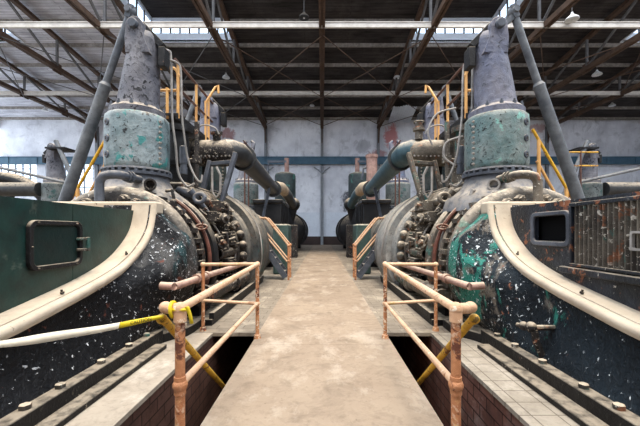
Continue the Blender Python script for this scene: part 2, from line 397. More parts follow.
def glass_mat():
    m = bpy.data.materials.new('window_glass'); m.use_nodes = True; t = m.node_tree; t.nodes.clear()
    o = t.nodes.new('ShaderNodeOutputMaterial'); mx = t.nodes.new('ShaderNodeMixShader'); mx.inputs[0].default_value = 0.1
    a = t.nodes.new('ShaderNodeBsdfTransparent'); a.inputs[0].default_value = (0.86,0.91,0.96,1)
    b = t.nodes.new('ShaderNodeBsdfGlossy'); b.inputs['Roughness'].default_value = 0.15
    t.links.new(a.outputs[0], mx.inputs[1]); t.links.new(b.outputs[0], mx.inputs[2]); t.links.new(mx.outputs[0], o.inputs[0])
    return m
M['glass'] = glass_mat()
def plain(name, c, rough=0.6, spec=0.4):
    k = NT(name)
    return k.done(k.mix(k.step(k.noise(8, 5, 0.6), 0.35, 0.7), lin(c), lin(tuple(int(v*0.86) for v in c))), rough, 0, spec)
M['tape_yellow'] = plain('tape_yellow', (226,196,32), 0.4)
M['tape_pale'] = plain('tape_faded', (240,228,204), 0.5)
M['tape_ink'] = plain('tape_ink', (24,22,18), 0.6)

# ------------------------------------------------------------------ camera
H = 1.55; F = 340.0
cam = bpy.data.cameras.new('camera'); cam_o = bpy.data.objects.new('camera', cam); COL.objects.link(cam_o)
cam.sensor_width = 36.0; cam.lens = F / 640.0 * 36.0
cam.shift_x = -2.0 / 640.0; cam.shift_y = 18.0 / 640.0
cam.clip_start = 0.05; cam.clip_end = 400
cam_o.location = (0, 0, H); cam_o.rotation_euler = (R(90), 0, 0)
scene.camera = cam_o

# ------------------------------------------------------------------ setting
YW = 38.0                                   # back wall
XL, XR = -36.0, 36.0
Y0 = -6.0
def roof_z(y): return 13.95 + 0.115 * (YW - y)

def struct(mb, name, mat, **kw):
    return tag(mb.build(name, mat, base=kw.pop('base', (0,0,0)), **kw), kind='structure')

# floors (pits left open on both sides of the aisle)
PIT0, PIT1, PY0, PY1 = 0.97, 1.67, -1.2, 5.17
f = MB().box((-PIT0, Y0, -0.5), (PIT0, YW, 0.0))
struct(f, 'floor_aisle', M['aisle'], smooth=False)
for s, nm in ((-1, 'left'), (1, 'right')):
    f = MB().box((s*PIT0, PY1, -0.05), (s*2.6, YW, 0.0)).box((s*2.6, Y0, -0.3), (s*36, YW, 0.0)).box((s*PIT0, Y0, -0.3), (s*2.6, PY0, 0))
    struct(f, 'floor_' + nm, M['side_floor'], smooth=False)
    f = MB().box((s*(PIT1-0.012), PY0, -0.045), (s*2.6, PY1, 0.0))
    struct(f, 'floor_ledge_' + nm, M['ledge' if s < 0 else 'ledge_tiled'], smooth=False)
    w = MB().box((s*PIT1, PY0, -2.6), (s*(PIT1+0.2), PY1, -0.045)).box((s*PIT1, PY1, -2.6), (s*(PIT1+0.2), PY1+4, -0.05)).box((s*(PIT0-0.2), PY0, -2.6), (s*PIT0, PY1+4, -0.5))
    w.box((s*PIT0, PY1+4, -2.6), (s*PIT1, PY1+4.2, -0.05)).box((s*PIT0, PY0-0.2, -2.6), (s*PIT1, PY0, -0.3)).box((s*(PIT0-.2), PY0-.2, -2.8), (s*(PIT1+.2), PY1+4.2, -2.6))
    struct(w, 'wall_pit_' + nm, M['pit_left' if s < 0 else 'pit_right'], smooth=False)

# back wall, with window openings left of the third bay
Z_G = 9.55
wall = MB()
wall.box((XL, YW, Z_G), (XR, YW+0.35, 15.2))
wall.box((-13.4, YW, 0), (XR, YW+0.35, Z_G))
wall.box((XL, YW, 0), (-13.4, YW+0.35, 5.4))
for x in (-18.8, -25.1, -31.4): wall.box((x-0.5, YW, 5.4), (x+0.5, YW+0.35, Z_G))
struct(wall, 'wall_back', M['wall'], smooth=False)
for i, (xa, xb) in enumerate(((-18.3, -13.4), (-24.6, -19.3), (-30.9, -25.6), (-36.0, -31.9))):
    wn = thing('window_%d' % (i+1), ((xa+xb)/2, YW+0.1, 5.4), None, None, kind='structure')
    m = MB().box((xa, YW+0.14, 5.4), (xb, YW+0.16, Z_G)); m.build('pane', M['glass'], wn, smooth=False)
    m = MB()
    n = 5
    for k in range(n+1):
        x = xa + (xb-xa)*k/n; m.box((x-0.05, YW+0.08, 5.4), (x+0.05, YW+0.2, Z_G))
    for k in range(5):
        z = 5.4 + (Z_G-5.4)*k/4; m.box((xa, YW+0.09, z-0.05), (xb, YW+0.19, z+0.05))
    m.build('window_frame', M['column'], wn, smooth=False)
for s, nm in ((-1, 1), (1, 2)):
    d = MB().box((s*0.22, YW-0.06, 0.95), (s*3.1, YW, 3.62)); struct(d, 'door_%d' % nm, M['white_panel'], smooth=False)
struct(MB().box((-12, YW-0.1, 0), (12, YW, 0.95)), 'baseboard_back', M['dark_base'], smooth=False)
struct(MB().box((XL, YW-0.1, 9.74), (XR, YW-0.002, 9.86)), 'trim_1', M['column'], smooth=False)
struct(MB().box((XR, Y0, 0), (XR+0.3, YW, 20)), 'wall_right', M['wall'], smooth=False)
struct(MB().box((XL, Y0-0.3, 0), (XR, Y0, 20)), 'wall_rear', M['wall'], smooth=False)
struct(MB().box((XL-0.3, Y0, 0), (XL, YW, 3.5)).box((XL-0.3, Y0, 13.0), (XL, YW, 19)), 'wall_left', M['wall'], smooth=False)

# columns and girder against the back wall
BAY = 6.26
col_lab = {-3: 'grey steel wall column far left between the bright windows', -2: 'grey steel wall column second left of the central post',
           -1: 'grey steel wall column just left of the central post', 0: 'pale central steel post on the back wall straight down the aisle',
           1: 'grey steel wall column just right of the central post', 2: 'grey steel wall column second right of the central post',
           3: 'grey steel wall column third right of the central post', -4: 'grey steel wall column at the far left end of the windows', 4: 'grey steel wall column fourth right of the central post'}
for i in range(-4, 5):
    x = i * BAY
    c = thing('wall_column', (x, YW-0.16, 0), col_lab[i], 'column', 'steel columns on the back wall')
    m = MB(); 
    m.box((x-0.15, YW-0.3, 0), (x+0.15, YW-0.27, 13.2)).box((x-0.15, YW-0.05, 0), (x+0.15, YW-0.1, 13.2)).box((x-0.03, YW-0.28, 0), (x+0.03, YW-0.06, 13.2))
    m.build('shaft', M['column'], c, smooth=False)
    m = MB()
    m.prism([(YW-0.3, 11.3), (YW-0.3, 13.1), (YW-1.5, 13.1), (YW-1.2, 12.7), (YW-0.62, 12.1)], 'x', x-0.05, x+0.05)
    m.build('bracket', M['truss'], c, smooth=False)
    for sd in (-1, 1):
        if abs(i) <= 1:
            m = MB().tube([(x+sd*0.05, YW-0.35, 7.9), (x+sd*0.35, YW-0.35, 8.25), (x+sd*0.9, YW-0.35, 8.62)], 0.08, 6)
            m.build('knee_brace', M['column'], c)
g = thing('crane_girder', (0, YW-0.6, 8.65), 'long blue steel girder running across the back wall', 'girder')
MB().ibeam((XL, YW-0.62, 9.3), (XR, YW-0.62, 9.3), 0.26, 0.84, 0.06).build('girder_beam', M['girder'], g, smooth=False)
for i in range(-11, 12): MB().box((i*3.13-0.03, YW-0.72, 8.95), (i*3.13+0.03, YW-0.52, 9.65)).build('stiffener', M['girder'], g, smooth=False)

# roof deck: bays between trusses; the monitor bays are open towards the camera
YM = 24.95; YN = 18.0
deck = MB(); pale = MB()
def slab(xa, xb, ya, yb, deck=None):
    deck = deck or globals()['deck']
    z0, z1 = roof_z(ya), roof_z(yb); t = 0.12
    v = [(xa,ya,z0),(xb,ya,z0),(xb,yb,z1),(xa,yb,z1)]
    vs = [deck.bm.verts.new(p) for p in v] + [deck.bm.verts.new((p[0],p[1],p[2]+t)) for p in v]
    for q in ((0,3,2,1),(4,5,6,7),(0,1,5,4),(1,2,6,5),(2,3,7,6),(3,0,4,7)): deck._face([vs[i] for i in q])
slab(-BAY, BAY, YN, YW+0.4)
for s in (-1, 1):
    slab(s*BAY, s*2*BAY, YM, YW+0.4)
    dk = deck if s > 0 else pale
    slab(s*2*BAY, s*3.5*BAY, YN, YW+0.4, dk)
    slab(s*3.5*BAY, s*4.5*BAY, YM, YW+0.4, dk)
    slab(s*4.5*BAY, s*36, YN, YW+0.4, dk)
struct(pale, 'ceiling_window_lit', M['deck_window_lit'], smooth=False)
struct(deck, 'ceiling', M['deck'], smooth=False)
# roof monitors with glazed end and side walls
wi = 5
for xa, xb in ((-2*BAY, -BAY), (BAY, 2*BAY), (3.5*BAY, 4.5*BAY), (-4.5*BAY, -3.5*BAY)):
    mon = thing('ceiling_monitor', ((xa+xb)/2, YM, roof_z(YM)), None, None, kind='structure')
    zb = roof_z(YM); zt = zb + 1.75
    m = MB().box((xa, YM, zb-0.05), (xb, YM+0.08, zb+0.62)).box((xa, YM, zb+1.3), (xb, YM+0.08, zt))
    for x in (xa, xb):
        m.prism([(YM, zb-0.05), (YN, roof_z(YN)-0.05), (YN, roof_z(YN)+0.45), (YM, zb+0.5)], 'x', x-0.04, x+0.04)
        m.prism([(YM, zb+1.5), (YN, roof_z(YN)+1.45), (YN, roof_z(YN)+1.75), (YM, zt)], 'x', x-0.04, x+0.04)
    m.build('curb_panel', M['white_panel'], mon, smooth=False)
    m = MB().box((xa-0.3, YN, zt), (xb+0.3, YM+0.3, zt+0.1))
    v = m.bm.verts; v.ensure_lookup_table()
    for q in v:
        if q.co.y < YN+0.1: q.co.z += roof_z(YN) - zb
    m.build('monitor_roof', M['deck'], mon, smooth=False)
    wn = MB().box((xa, YM+0.03, zb+0.62), (xb, YM+0.045, zb+1.3))
    for x in (xa, xb):
        wn.prism([(YM, zb+0.5), (YN, roof_z(YN)+0.45), (YN, roof_z(YN)+1.45), (YM, zb+1.5)], 'x', x-0.008, x+0.008)
    wn.build('pane', M['glass'], mon, smooth=False)
    m = MB()
    for k in range(10):
        x = xa + (xb-xa)*k/9; m.box((x-0.05, YM-0.01, zb+0.6), (x+0.05, YM+0.09, zb+1.32))
    for x in (xa, xb):
        for k in range(8):
            y = YM - k*1.0; z = roof_z(y); m.box((x-0.05, y-0.05, z+0.4), (x+0.05, y+0.05, z+1.55))
    m.build('mullion', M['web'], mon, smooth=False)
# pale sheet added to stand for a bright roof hole near the back wall
m = MB()
rows = []
for j in range(2):
    y = 33.6 + j*3.0
    rows.append([(7.1 + k*0.055, y + 0.25*math.sin(k*0.2), roof_z(y) - 0.55 - 0.3*j + 0.05*math.sin(k*1.55)) for k in range(44)])
m.grid(rows)
sh = m.build('roof_hole_sheet', M['white_panel'], base=(8.3, 35, 13.9))
so = sh.modifiers.new('thickness', 'SOLIDIFY'); so.thickness = 0.01
tag(sh, 'pale sheet standing for a bright roof hole above the red wall stain', 'sheet metal')

# roof trusses (in the depth direction), struts, purlins and cross bracing
truss_lab = {0: 'brown roof truss running straight above the central aisle', -1: 'brown roof truss first to the left of the aisle',
             1: 'brown roof truss first to the right of the aisle', -2: 'brown roof truss second to the left of the aisle', 2: 'brown roof truss second to the right of the aisle',
             -3: 'brown roof truss third to the left of the aisle', 3: 'brown roof truss third to the right of the aisle',
             -4: 'brown roof truss furthest to the left', 4: 'brown roof truss furthest to the right'}
PAN = [37.6, 33.1, 28.6, 24.1, 19.6, 15.1]
ZC = 13.05
for i in range(-4, 5):
    x = i * BAY
    t = thing('roof_truss', (x, YW-0.3, ZC), truss_lab[i], 'roof truss', 'roof trusses')
    MB().box((x-0.17, 10, ZC-0.15), (x-0.03, YW-0.32, ZC+0.15)).box((x+0.03, 10, ZC-0.15), (x+0.17, YW-0.32, ZC+0.15)).box((x-0.16, 10, ZC-0.02), (x+0.16, YW-0.32, ZC+0.02)).build('bottom_chord', M['truss'], t, smooth=False)
    MB().beam((x, 12, roof_z(12)-0.33), (x, YW-0.1, roof_z(YW)-0.33), 0.3, 0.24).build('top_chord', M['truss'], t, smooth=False)
    for k, y in enumerate(PAN):
        MB().beam((x, y, ZC+0.1), (x, y, roof_z(y)-0.4), 0.14, 0.12, (0,1,0)).build('vertical_web', M['web'], t, smooth=False)
        if k:
            yp = PAN[k-1]
            MB().beam((x, yp, ZC+0.1), (x, y+0.15, roof_z(y)-0.42), 0.13, 0.1).build('diagonal_web', M['web'], t, smooth=False)
        MB().box((x-0.022, y-0.4, ZC-0.3), (x+0.022, y+0.4, ZC+0.42)).build('gusset_plate', M['truss'], t, smooth=False)
for y, lab in ((19.0, 'pale painted tie beam across the whole roof, nearer of the two'), (28.4, 'pale painted tie beam across the whole roof, further of the two')):
    b = MB()
    b.box((XL, y-0.09, ZC+0.12), (XR, y+0.09, ZC+0.16)).box((XL, y-0.05, ZC-0.12), (XR, y-0.01, ZC+0.16)).box((XL, y-0.07, ZC-0.15), (XR, y+0.06, ZC-0.12))
    tag(b.build('tie_beam', M['beam'], base=(0, y, ZC), smooth=False), lab, 'roof beam', 'pale tie beams across the roof')
pl = ['at the back wall', 'second up from the back wall', 'third up from the back wall', 'fourth up from the back wall', 'fifth up from the back wall', 'sixth up from the back wall', 'seventh up from the back wall', 'eighth up from the back wall']
for k in range(8):
    y = 37.3 - 2.43*k; z = roof_z(y)-0.13
    segs = [(XL, XR)] if y > YM else [(XL, -4.5*BAY), (-3.5*BAY, -2*BAY), (-BAY, BAY), (2*BAY, 3.5*BAY), (4.5*BAY, XR)]
    sn = ['right across the roof'] if len(segs) == 1 else ['far left', 'left', 'over the aisle', 'right', 'far right']
    for (xa, xb), nm in zip(segs, sn):
        if len(segs) > 1: xa, xb = xa+0.12, xb-0.12
        b = MB().box((xa, y-0.06, z-0.1), (xb, y-0.03, z+0.12)).box((xa, y-0.07, z-0.13), (xb, y+0.07, z-0.09))
        tag(b.build('purlin', M['purlin'], base=((xa+xb)/2, y, z), smooth=False), 'thin grey roof purlin, ' + pl[k] + ', ' + nm, 'purlin', 'roof purlins')
bays = {-4: 'far left bay', -3: 'third bay left of the aisle', -2: 'second bay left of the aisle', -1: 'bay just left of the aisle', 0: 'bay just right of the aisle', 1: 'second bay right of the aisle', 2: 'third bay right of the aisle', 3: 'far right bay'}
for i in range(-4, 4):
    for (ya, yb, nm) in ((19.6, 28.5, 'between the pale beams'), (28.5, 36.3, 'next to the back wall')):
        xa, xb = i*BAY+0.06, (i+1)*BAY-0.06
        c = thing('cross_brace', ((xa+xb)/2, (ya+yb)/2, ZC), 'crossed tie rods, %s, %s' % (bays[i], nm), 'tie rods', 'roof cross bracing')
        MB().tube([(xa, ya, ZC-0.22), (xb, yb, ZC-0.22)], 0.03, 6).build('rod', M['truss' if i >= -1 else 'web'], c)
        MB().tube([(xb, ya, ZC-0.29), (xa, yb, ZC-0.29)], 0.03, 6).build('rod', M['truss' if i >= -1 else 'web'], c)

# pendant lamps
def lamp(x, y, z, r, mat, label):
    t = thing('pendant_lamp', (x, y, z), label, 'lamp', 'pendant lamps under the roof')
    MB().lathe((x,y,z), (0,0,1), [(0.0, r), (0.02, r*1.02), (0.10, r*0.9), (0.22, r*0.5), (0.32, r*0.2), (0.42, r*0.16), (0.42, 0.0)], 20).build('lamp_shade', mat, t)
    MB().tube([(x,y,z+0.4), (x,y,roof_z(y)-0.02)], 0.02, 6).build('stem', M['web'], t)
    MB().ball((x,y,z+0.06), 0.09, 10).build('bulb', M['lamp'], t)
def P(px, py, d): return ((px-322)*d/F, d, H + (231-py)*d/F)
for px, py, d, r, mt, lab in ((304,18,19.8,0.3,'lamp_dark','dark pendant lamp under the near pale beam left of the aisle'),
        (226,78,28.0,0.30,'lamp','white pendant lamp above the left platform railing'),
        (397,78,28.6,0.28,'lamp','white pendant lamp near the aisle truss on the right'),
        (572,20,18.6,0.34,'lamp','large white enamel pendant lamp on the near beam at right'),
        (597,75,26.5,0.34,'lamp','white pendant lamp hanging at far right below a truss'),
        (612,106,34.0,0.3,'lamp','small white pendant lamp furthest right near the back wall'),
        (312,106,34.5,0.24,'lamp','small white pendant lamp near the back wall beside the central post'),
        (45,111,34.0,0.3,'lamp','small white pendant lamp at far left near the back wall')):
    x, y, z = P(px, py, d); lamp(x, y, z, r, M[mt], lab)

# ------------------------------------------------------------------ gas engines
PROF = [(-1.2,.70),(0.0,.70),(1.2,.71),(1.9,.735),(2.64,.797),(3.05,.87),(3.56,.964),(3.9,1.04),(4.21,1.13),(4.45,1.235),(4.64,1.36),(4.78,1.475),(4.885,1.60),(4.94,1.74),(4.97,1.86),(4.985,1.95)]
def interp(y):
    for (a, za), (b, zb) in zip(PROF, PROF[1:]):
        if a <= y <= b: return za + (zb-za)*(y-a)/(b-a)
    return PROF[-1][1] if y > PROF[-1][0] else PROF[0][1]
def ss(a, b, x):
    t = max(0.0, min(1.0, (x-a)/(b-a))); return t*t*(3-2*t)
AC, ZB = 3.22, 1.02                     # barrel axis
def arc(cx, cz, r, a0, a1, n): return [(cx + r*math.cos(R(a0+(a1-a0)*k/n)), cz + r*math.sin(R(a0+(a1-a0)*k/n))) for k in range(n+1)]

def tower(root, s, a, y, mats, fork=False, detail=True, drop=0.0):
    """upright valve tower on the barrel: pedestal, bolted flange, drum, collar, leaning dome, clevis"""
    x = s*a; z0 = -drop
    md, mdome = mats
    ped = MB().lathe((x,y,z0), (0,0,1), [(1.9, 0.95), (2.12, 0.88), (2.22, 0.74), (2.32, 0.62), (2.46, 0.545), (2.54, 0.53)], 48).build('pedestal', M['grey_iron'], root)
    m = MB().lathe((x,y,z0), (0,0,1), [(2.54, 0.53), (2.54, 0.58), (2.585, 0.584), (2.585, 0.513), (2.63, 0.513), (2.63, 0.575), (2.665, 0.563), (2.665, 0.414)], 48)
    for k in range(28):
        q = R(360*k/28); m.box((x+0.546*math.cos(q)-0.028, y+0.546*math.sin(q)-0.028, z0+2.58), (x+0.546*math.cos(q)+0.028, y+0.546*math.sin(q)+0.028, z0+2.64))
    m.build('bolted_flange', M['grey_iron'], root)
    dr = MB().lathe((x,y,z0), (0,0,1), [(2.66, 0.414), (2.66, 0.497), (2.7, 0.53), (2.76, 0.538), (3.52, 0.538), (3.6, 0.53), (3.635, 0.497), (3.64, 0.414)], 56).build('drum', M[md], root)
    if detail:
        for zz in (3.43, 3.15, 2.87):
            for an in ((-90 + s*32),):
                d = Vector((math.cos(R(an)), math.sin(R(an)), 0)); p = Vector((x,y,z0+zz)) + d*0.527
                pm = MB().lathe(p, d, [(0,0.062),(0.03,0.062),(0.035,0.05),(0.035,0.03),(0.0,0.028)], 18)
                pm.bolt(p, d, 0.026, 0.03); pm.build('plug', M['grey_iron'], dr)
        for k in range(9):                                   # column of studs on the aisle side
            an = R(-90 - s*68); m = MB(); m.bolt((x+0.532*math.cos(an), y+0.532*math.sin(an), z0+2.75+k*0.095), (math.cos(an), math.sin(an), 0), 0.025, 0.03)
            m.build('stud', M['conduit'], dr, sharp=20)
    co = MB().lathe((x,y,z0), (0,0,1), [(3.62, 0.414), (3.62, 0.476), (3.74, 0.476), (3.76, 0.455), (3.8, 0.414), (3.8, 0.331)], 48).build('collar', mdome and M[mdome], root)
    for k in range(12):
        q = R(360*k/12 + 15)
        MB().bolt((x+0.43*math.cos(q), y+0.43*math.sin(q), z0+3.77), (0,0,1), 0.035, 0.045).build('collar_bolt', M['grey_iron'], co, sharp=20)
    lean = (-s*0.105, 0, 0)
    do = MB().lathe((x,y,z0), (0,0,1), [(3.78, 0.389), (3.84, 0.368), (3.9, 0.356), (4.4, 0.319), (4.75, 0.285), (5.0, 0.261), (5.1, 0.236), (5.18, 0.182), (5.2, 0.0)], 40, lean).build('dome', M[mdome], root)
    xt = x - s*0.13
    m = MB()
    ao = s*0.06                                              # clevis lugs, pin and side lever
    if not fork:
        for yy in (-0.27, 0.13):
            lug = [(xt+ao+0.15*math.cos(R(q)), z0+5.22+0.15*math.sin(R(q))) for q in range(-10, 191, 20)]
            lug += [(xt+ao-0.17, z0+5.0), (xt-0.215, z0+4.72), (xt+0.215, z0+4.72), (xt+ao+0.17, z0+5.0)]
            MB().prism(lug, 'y', y+yy, y+yy+0.14).build('clevis_lug', M[mdome], do, bevel=0.012)
        p = MB().lathe((xt+ao, y-0.34, z0+5.22), (0,1,0), [(0,0.0),(0,0.07),(0.02,0.085),(0.07,0.085),(0.07,0.05),(0.64,0.05),(0.64,0)], 20); p.build('pin', M['grey_iron'], do)
        lv = MB().beam((xt+s*0.02, y-0.05, z0+5.33), (xt-s*0.36, y-0.05, z0+4.93), 0.12, 0.12, (0,1,0)).box((xt-s*0.30, y-0.13, z0+4.55), (xt-s*0.42, y+0.1, z0+4.9))
        lv.build('lever', M['black_iron'], do, bevel=0.01)
    else:
        for sd in (-1, 1):
            m.tube([(xt, y, z0+5.0), (xt+sd*0.16, y, z0+5.2), (xt+sd*0.2, y, z0+5.42), (xt+sd*0.1, y, z0+5.52)], [0.12,0.1,0.09,0.06], 10)
        m.build('fork', M[mdome], do)
    return ped, dr, do

def pole(root, s, a0, y, z0, a1, z1, mat='pole'):
    x0, x1 = s*a0, s*a1
    p0, p1 = Vector((x0,y,z0)), Vector((x1,y,z1))
    q = p0 + (p1-p0)*0.28
    o = MB().tube([p0, q], 0.066, 14).tube([q, q+(p1-p0)*0.012, q+(p1-p0)*0.02, p1], [0.07,0.105,0.098,0.105], 16).build('strut_pole', M[mat], root)
    h = MB()
    d = (p0-p1).normalized()
    h.ball(p0+d*0.03, 0.1, 14).beam(p0-d*0.1, p0+d*0.14, 0.1, 0.16, (0,1,0)).beam(p0+Vector((s*0.02,0,-0.04)), p0+Vector((-s*0.16,0,-0.18)), 0.1, 0.1, (0,1,0))
    h.tube([p0+Vector((0,-0.12,0.03)), p0+Vector((0,0.12,0.03))], 0.055, 12)
    h.build('strut_head', M[mat], o)
    return o

def railbar(root, name, pts, r, mat): return MB().tube(pts, r, 8).build(name, M[mat], root)

def engine(s):
    L = s < 0
    side = 'left' if L else 'right'
    root = thing('gas_engine', (s*AC, 2.5, 0.0),
        'huge black gas engine left of the aisle with green crankcase cover and latched door' if L else 'huge teal and black gas engine right of the aisle with louvred crankcase cover',
        'engine', 'twin gas engines flanking the aisle')
    X = lambda a: s*a
    fl_m = M['flank_left' if L else 'flank_right']
    # ---- frame flank (lofted from the bearing housing into the round barrel)
    ys = [-1.2, 0.0, 1.0, 1.6, 2.1, 2.5] + [2.5 + 0.13*k for k in range(1, 17)] + [4.64, 4.70, 4.78, 4.84, 4.885, 4.92, 4.94, 4.97, 4.985, 5.08, 5.2, 5.34]
    rows = []
    nv = 22
    for y in ys:
        T = interp(y) - 0.02; w = ss(3.75, 5.0, y)
        row = []
        for k in range(nv + 1):
            v = k/nv; z = 0.14 + (T-0.14)*v
            af = 2.49 - 0.20*(1-v)**1.6 + 0.05*math.sin(math.pi*v)
            ac = AC - math.sqrt(max(1.235**2 - (z-ZB)**2, 0.01))
            w2 = w*(1 - 0.92*ss(0.72, 1.0, v))
            row.append((X(af*(1-w2) + ac*w2), y, z))
        row = [(X(3.2), y, row[0][2])] + row + [(X(3.2), y, row[-1][2])]
        rows.append(row)
    m = MB().grid(rows)
    m.build('frame', fl_m, root, sharp=60)
    # ---- dusty rim following the curve
    cs = [(2.46,-.10),(2.435,-.06),(2.435,-.03),(2.452,-.006),(2.49,.004),(2.512,-.002),(2.517,-.028),(2.528,-.028),(2.536,-.002),(2.785,-.002),(2.785,-.12)]
    rows = []
    pr = [(y, z) for y, z in PROF]
    fine = []
    for (a, za), (b, zb) in zip(pr, pr[1:]):
        for k in range(4): fine.append((a+(b-a)*k/4, za+(zb-za)*k/4))
    fine.append(pr[-1])
    for _ in range(3):
        fine = [fine[0]] + [((fine[i-1][0]+2*fine[i][0]+fine[i+1][0])/4, (fine[i-1][1]+2*fine[i][1]+fine[i+1][1])/4) for i in range(1, len(fine)-1)] + [fine[-1]]
    for i, (y, z) in enumerate(fine):
        a = fine[max(0,i-1)]; b = fine[min(len(fine)-1,i+1)]
        t = Vector((0, b[0]-a[0], b[1]-a[1])).normalized(); n = Vector((0, -t.z, t.y))
        rows.append([(X(q), y + n.y*h, z + n.z*h) for q, h in cs])
    m = MB().grid(rows); m._face([m.bm.verts[-1-i] if False else v for i, v in enumerate(list(m.bm.verts)[-len(cs):])])
    rim = m.build('frame_rim', M['rim'], root, sharp=50)
    for yb in (3.35, 4.45):
        zb = interp(yb)
        m = MB().bolt((X(2.56), yb, zb+0.02), (0,-0.4,1), 0.02, 0.02); m.build('rim_screw', M['grimy'], rim, sharp=20)
    m = MB().box((X(2.44), 4.985, 1.80), (X(4.7), 5.24, 1.985)); m.build('end_bulkhead', M['rim'], root, bevel=0.03)
    # ---- foot flange
    m = MB().box((X(2.20), -1.2, 0.0), (X(2.7), 4.72, 0.19)).box((X(2.05), -1.2, 0.0), (X(2.22), 4.5, 0.06))
    m.prism([(X(2.20),4.7),(X(2.12),4.85),(X(1.98),5.0),(X(1.95),5.2),(X(1.95),5.5),(X(2.7),5.5),(X(2.7),4.7)], 'z', 0.0, 0.13)
    ft = m.build('foot_flange', M['foot'], root, bevel=0.012)
    for yb in (2.6, 2.95, 3.5, 4.0, 4.4):
        MB().lathe((X(2.27), yb, 0.185), (0,0,1), [(0,0.042),(0.04,0.042),(0.045,0.03),(0.045,0)], 6).build('anchor_nut', M['grimy_right'], ft, sharp=20)
    MB().lathe((X(2.06), 5.02, 0.12), (0,0,1), [(0,0.07),(0.06,0.07),(0.07,0.05),(0.07,0)], 6).build('anchor_nut', M['rim'], ft, sharp=20)
    # ---- crankcase cover
    AP = 2.755
    top = 1.85 if L else 1.895
    def below(y): return interp(y) - 0.06
    def plate(mb, ya, yb, za=None, zb=None):
        n = max(2, int((yb-ya)/0.08)); yy = [ya + (yb-ya)*k/n for k in range(n+1)]
        lo = [(y, (below(y) if za is None else za)) for y in yy if True]
        hi = [(yb, top if zb is None else zb), (ya, top if zb is None else zb)]
        lo = [(y, min(z, (top if zb is None else zb)-0.005)) for y, z in lo]
        mb.prism(lo + hi, 'x', X(AP), X(AP+0.05))
    m = MB()
    if L:
        plate(m, -1.2, 3.755); plate(m, 3.763, 4.97)
    else:
        plate(m, -1.2, 3.81); plate(m, 4.40, 4.97); plate(m, 3.81, 4.40, None, 1.43); plate(m, 3.81, 4.40, 1.73, None)
    m.box((X(AP+0.05), -1.2, top-0.05), (X(4.9), 4.98, top))
    m.box((X(4.85), -1.2, 0.0), (X(4.9), 4.98, top-0.05)).box((X(AP+0.05), -1.2, 0.0), (X(4.85), -1.15, top-0.05)).box((X(AP+0.05), 4.93, 0.2), (X(4.85), 4.98, top-0.05))
    cov = m.build('crankcase_cover', M['cover_green' if L else 'cover_dark'], root, smooth=False)
    def rrect(y0, y1, z0, z1, r, n=5):
        pts = []
        for cy, cz, a in ((y1-r, z1-r, 0), (y0+r, z1-r, 90), (y0+r, z0+r, 180), (y1-r, z0+r, 270)):
            pts += [(cy + r*math.cos(R(a+90*k/n)), cz + r*math.sin(R(a+90*k/n))) for k in range(n+1)]
        return pts
    def frame_ring(mb, outer, inner, a0, a1):
        n = len(outer)
        vs = [[mb.bm.verts.new((X(d), y, z)) for y, z in ring] for ring, d in ((outer,a0),(outer,a1),(inner,a1),(inner,a0))]
        for A, B in zip(vs, vs[1:] + vs[:1]):
            for i in range(n): mb._face([A[i], A[(i+1)%n], B[(i+1)%n], B[i]])
    if L:
        m = MB(); frame_ring(m, rrect(3.158,3.857,1.168,1.655,0.085), rrect(3.202,3.812,1.213,1.61,0.055), AP+0.0, AP-0.045)
        m.build('door_frame', M['black_iron'], cov, bevel=0.006)
        m = MB().prism(rrect(3.209,3.805,1.22,1.603,0.05), 'x', X(AP+0.0), X(AP-0.016)); m.build('access_door', M['door_green'], cov, smooth=False)
        m = MB()
        for z in (1.34, 1.46): m.box((X(AP-0.03), 3.77, z-0.014), (X(AP-0.075), 3.912, z+0.014))
        m.box((X(AP-0.055), 3.882, 1.32), (X(AP-0.085), 3.922, 1.48)); m.build('door_latch', M['grimy_right'], cov, bevel=0.004)
        m = MB()
        for y, z in ((3.25,1.632),(3.76,1.632),(3.25,1.19),(3.76,1.19),(3.18,1.4)): m.bolt((X(AP-0.04), y, z), (-s,0,0), 0.013, 0.012)
        m.build('door_screws', M['grimy_right'], cov, sharp=20)
    else:
        m = MB(); frame_ring(m, rrect(3.74,4.45,1.37,1.785,0.09), rrect(3.80,4.39,1.425,1.735,0.05), AP+0.0, AP-0.035)
        m.build('hatch_frame', M['grey_iron'], cov, bevel=0.01)
        MB().box((X(AP+0.09), 3.7, 1.36), (X(AP+0.12), 4.5, 1.8)).build('hatch_shade_plate', M['black'], cov, smooth=False)  # black plate added for the shade inside the hatch
        gy0, gy1, gz0, gz1 = 1.2, 3.70, 1.2, 1.815
        m = MB().box((X(AP), gy0, gz1), (X(AP-0.05), gy1+0.03, gz1+0.04)).box((X(AP), gy0, gz0-0.03), (X(AP-0.05), gy1+0.03, gz0)).box((X(AP), gy1, gz0), (X(AP-0.05), gy1+0.03, gz1))
        m.build('grille_frame', M['cover_dark'], cov, bevel=0.006)
        m = MB(); n = int((gy1-gy0)/0.06)
        for k in range(n): m.prism([(X(AP)+s*0.0, gy0+0.06*k+0.02), (X(AP-0.045), gy0+0.06*k+0.035), (X(AP-0.04), gy0+0.06*k+0.055), (X(AP), gy0+0.06*k+0.05)], 'z', gz0, gz1)
        m.build('louvre_slats', M['grimy_right'], cov, smooth=False)
        m = MB().box((X(AP-0.006), gy0, gz0), (X(AP), gy1, gz1)); m.build('grille_back', M['black'], cov, smooth=False)
        MB().box((X(AP), 1.2, 1.085), (X(AP-0.07), 3.86, 1.155)).build('grille_rail', M['cover_dark'], cov, bevel=0.01)
        m = MB(); frame_ring(m, rrect(2.83,2.98,1.38,1.55,0.02), rrect(2.85,2.96,1.40,1.53,0.015), AP-0.03, AP-0.06); m.build('label_frame', M['conduit'], cov)
        # drain cock with handwheels low on the flank
        p = Vector((X(2.28), 3.62, 0.42))
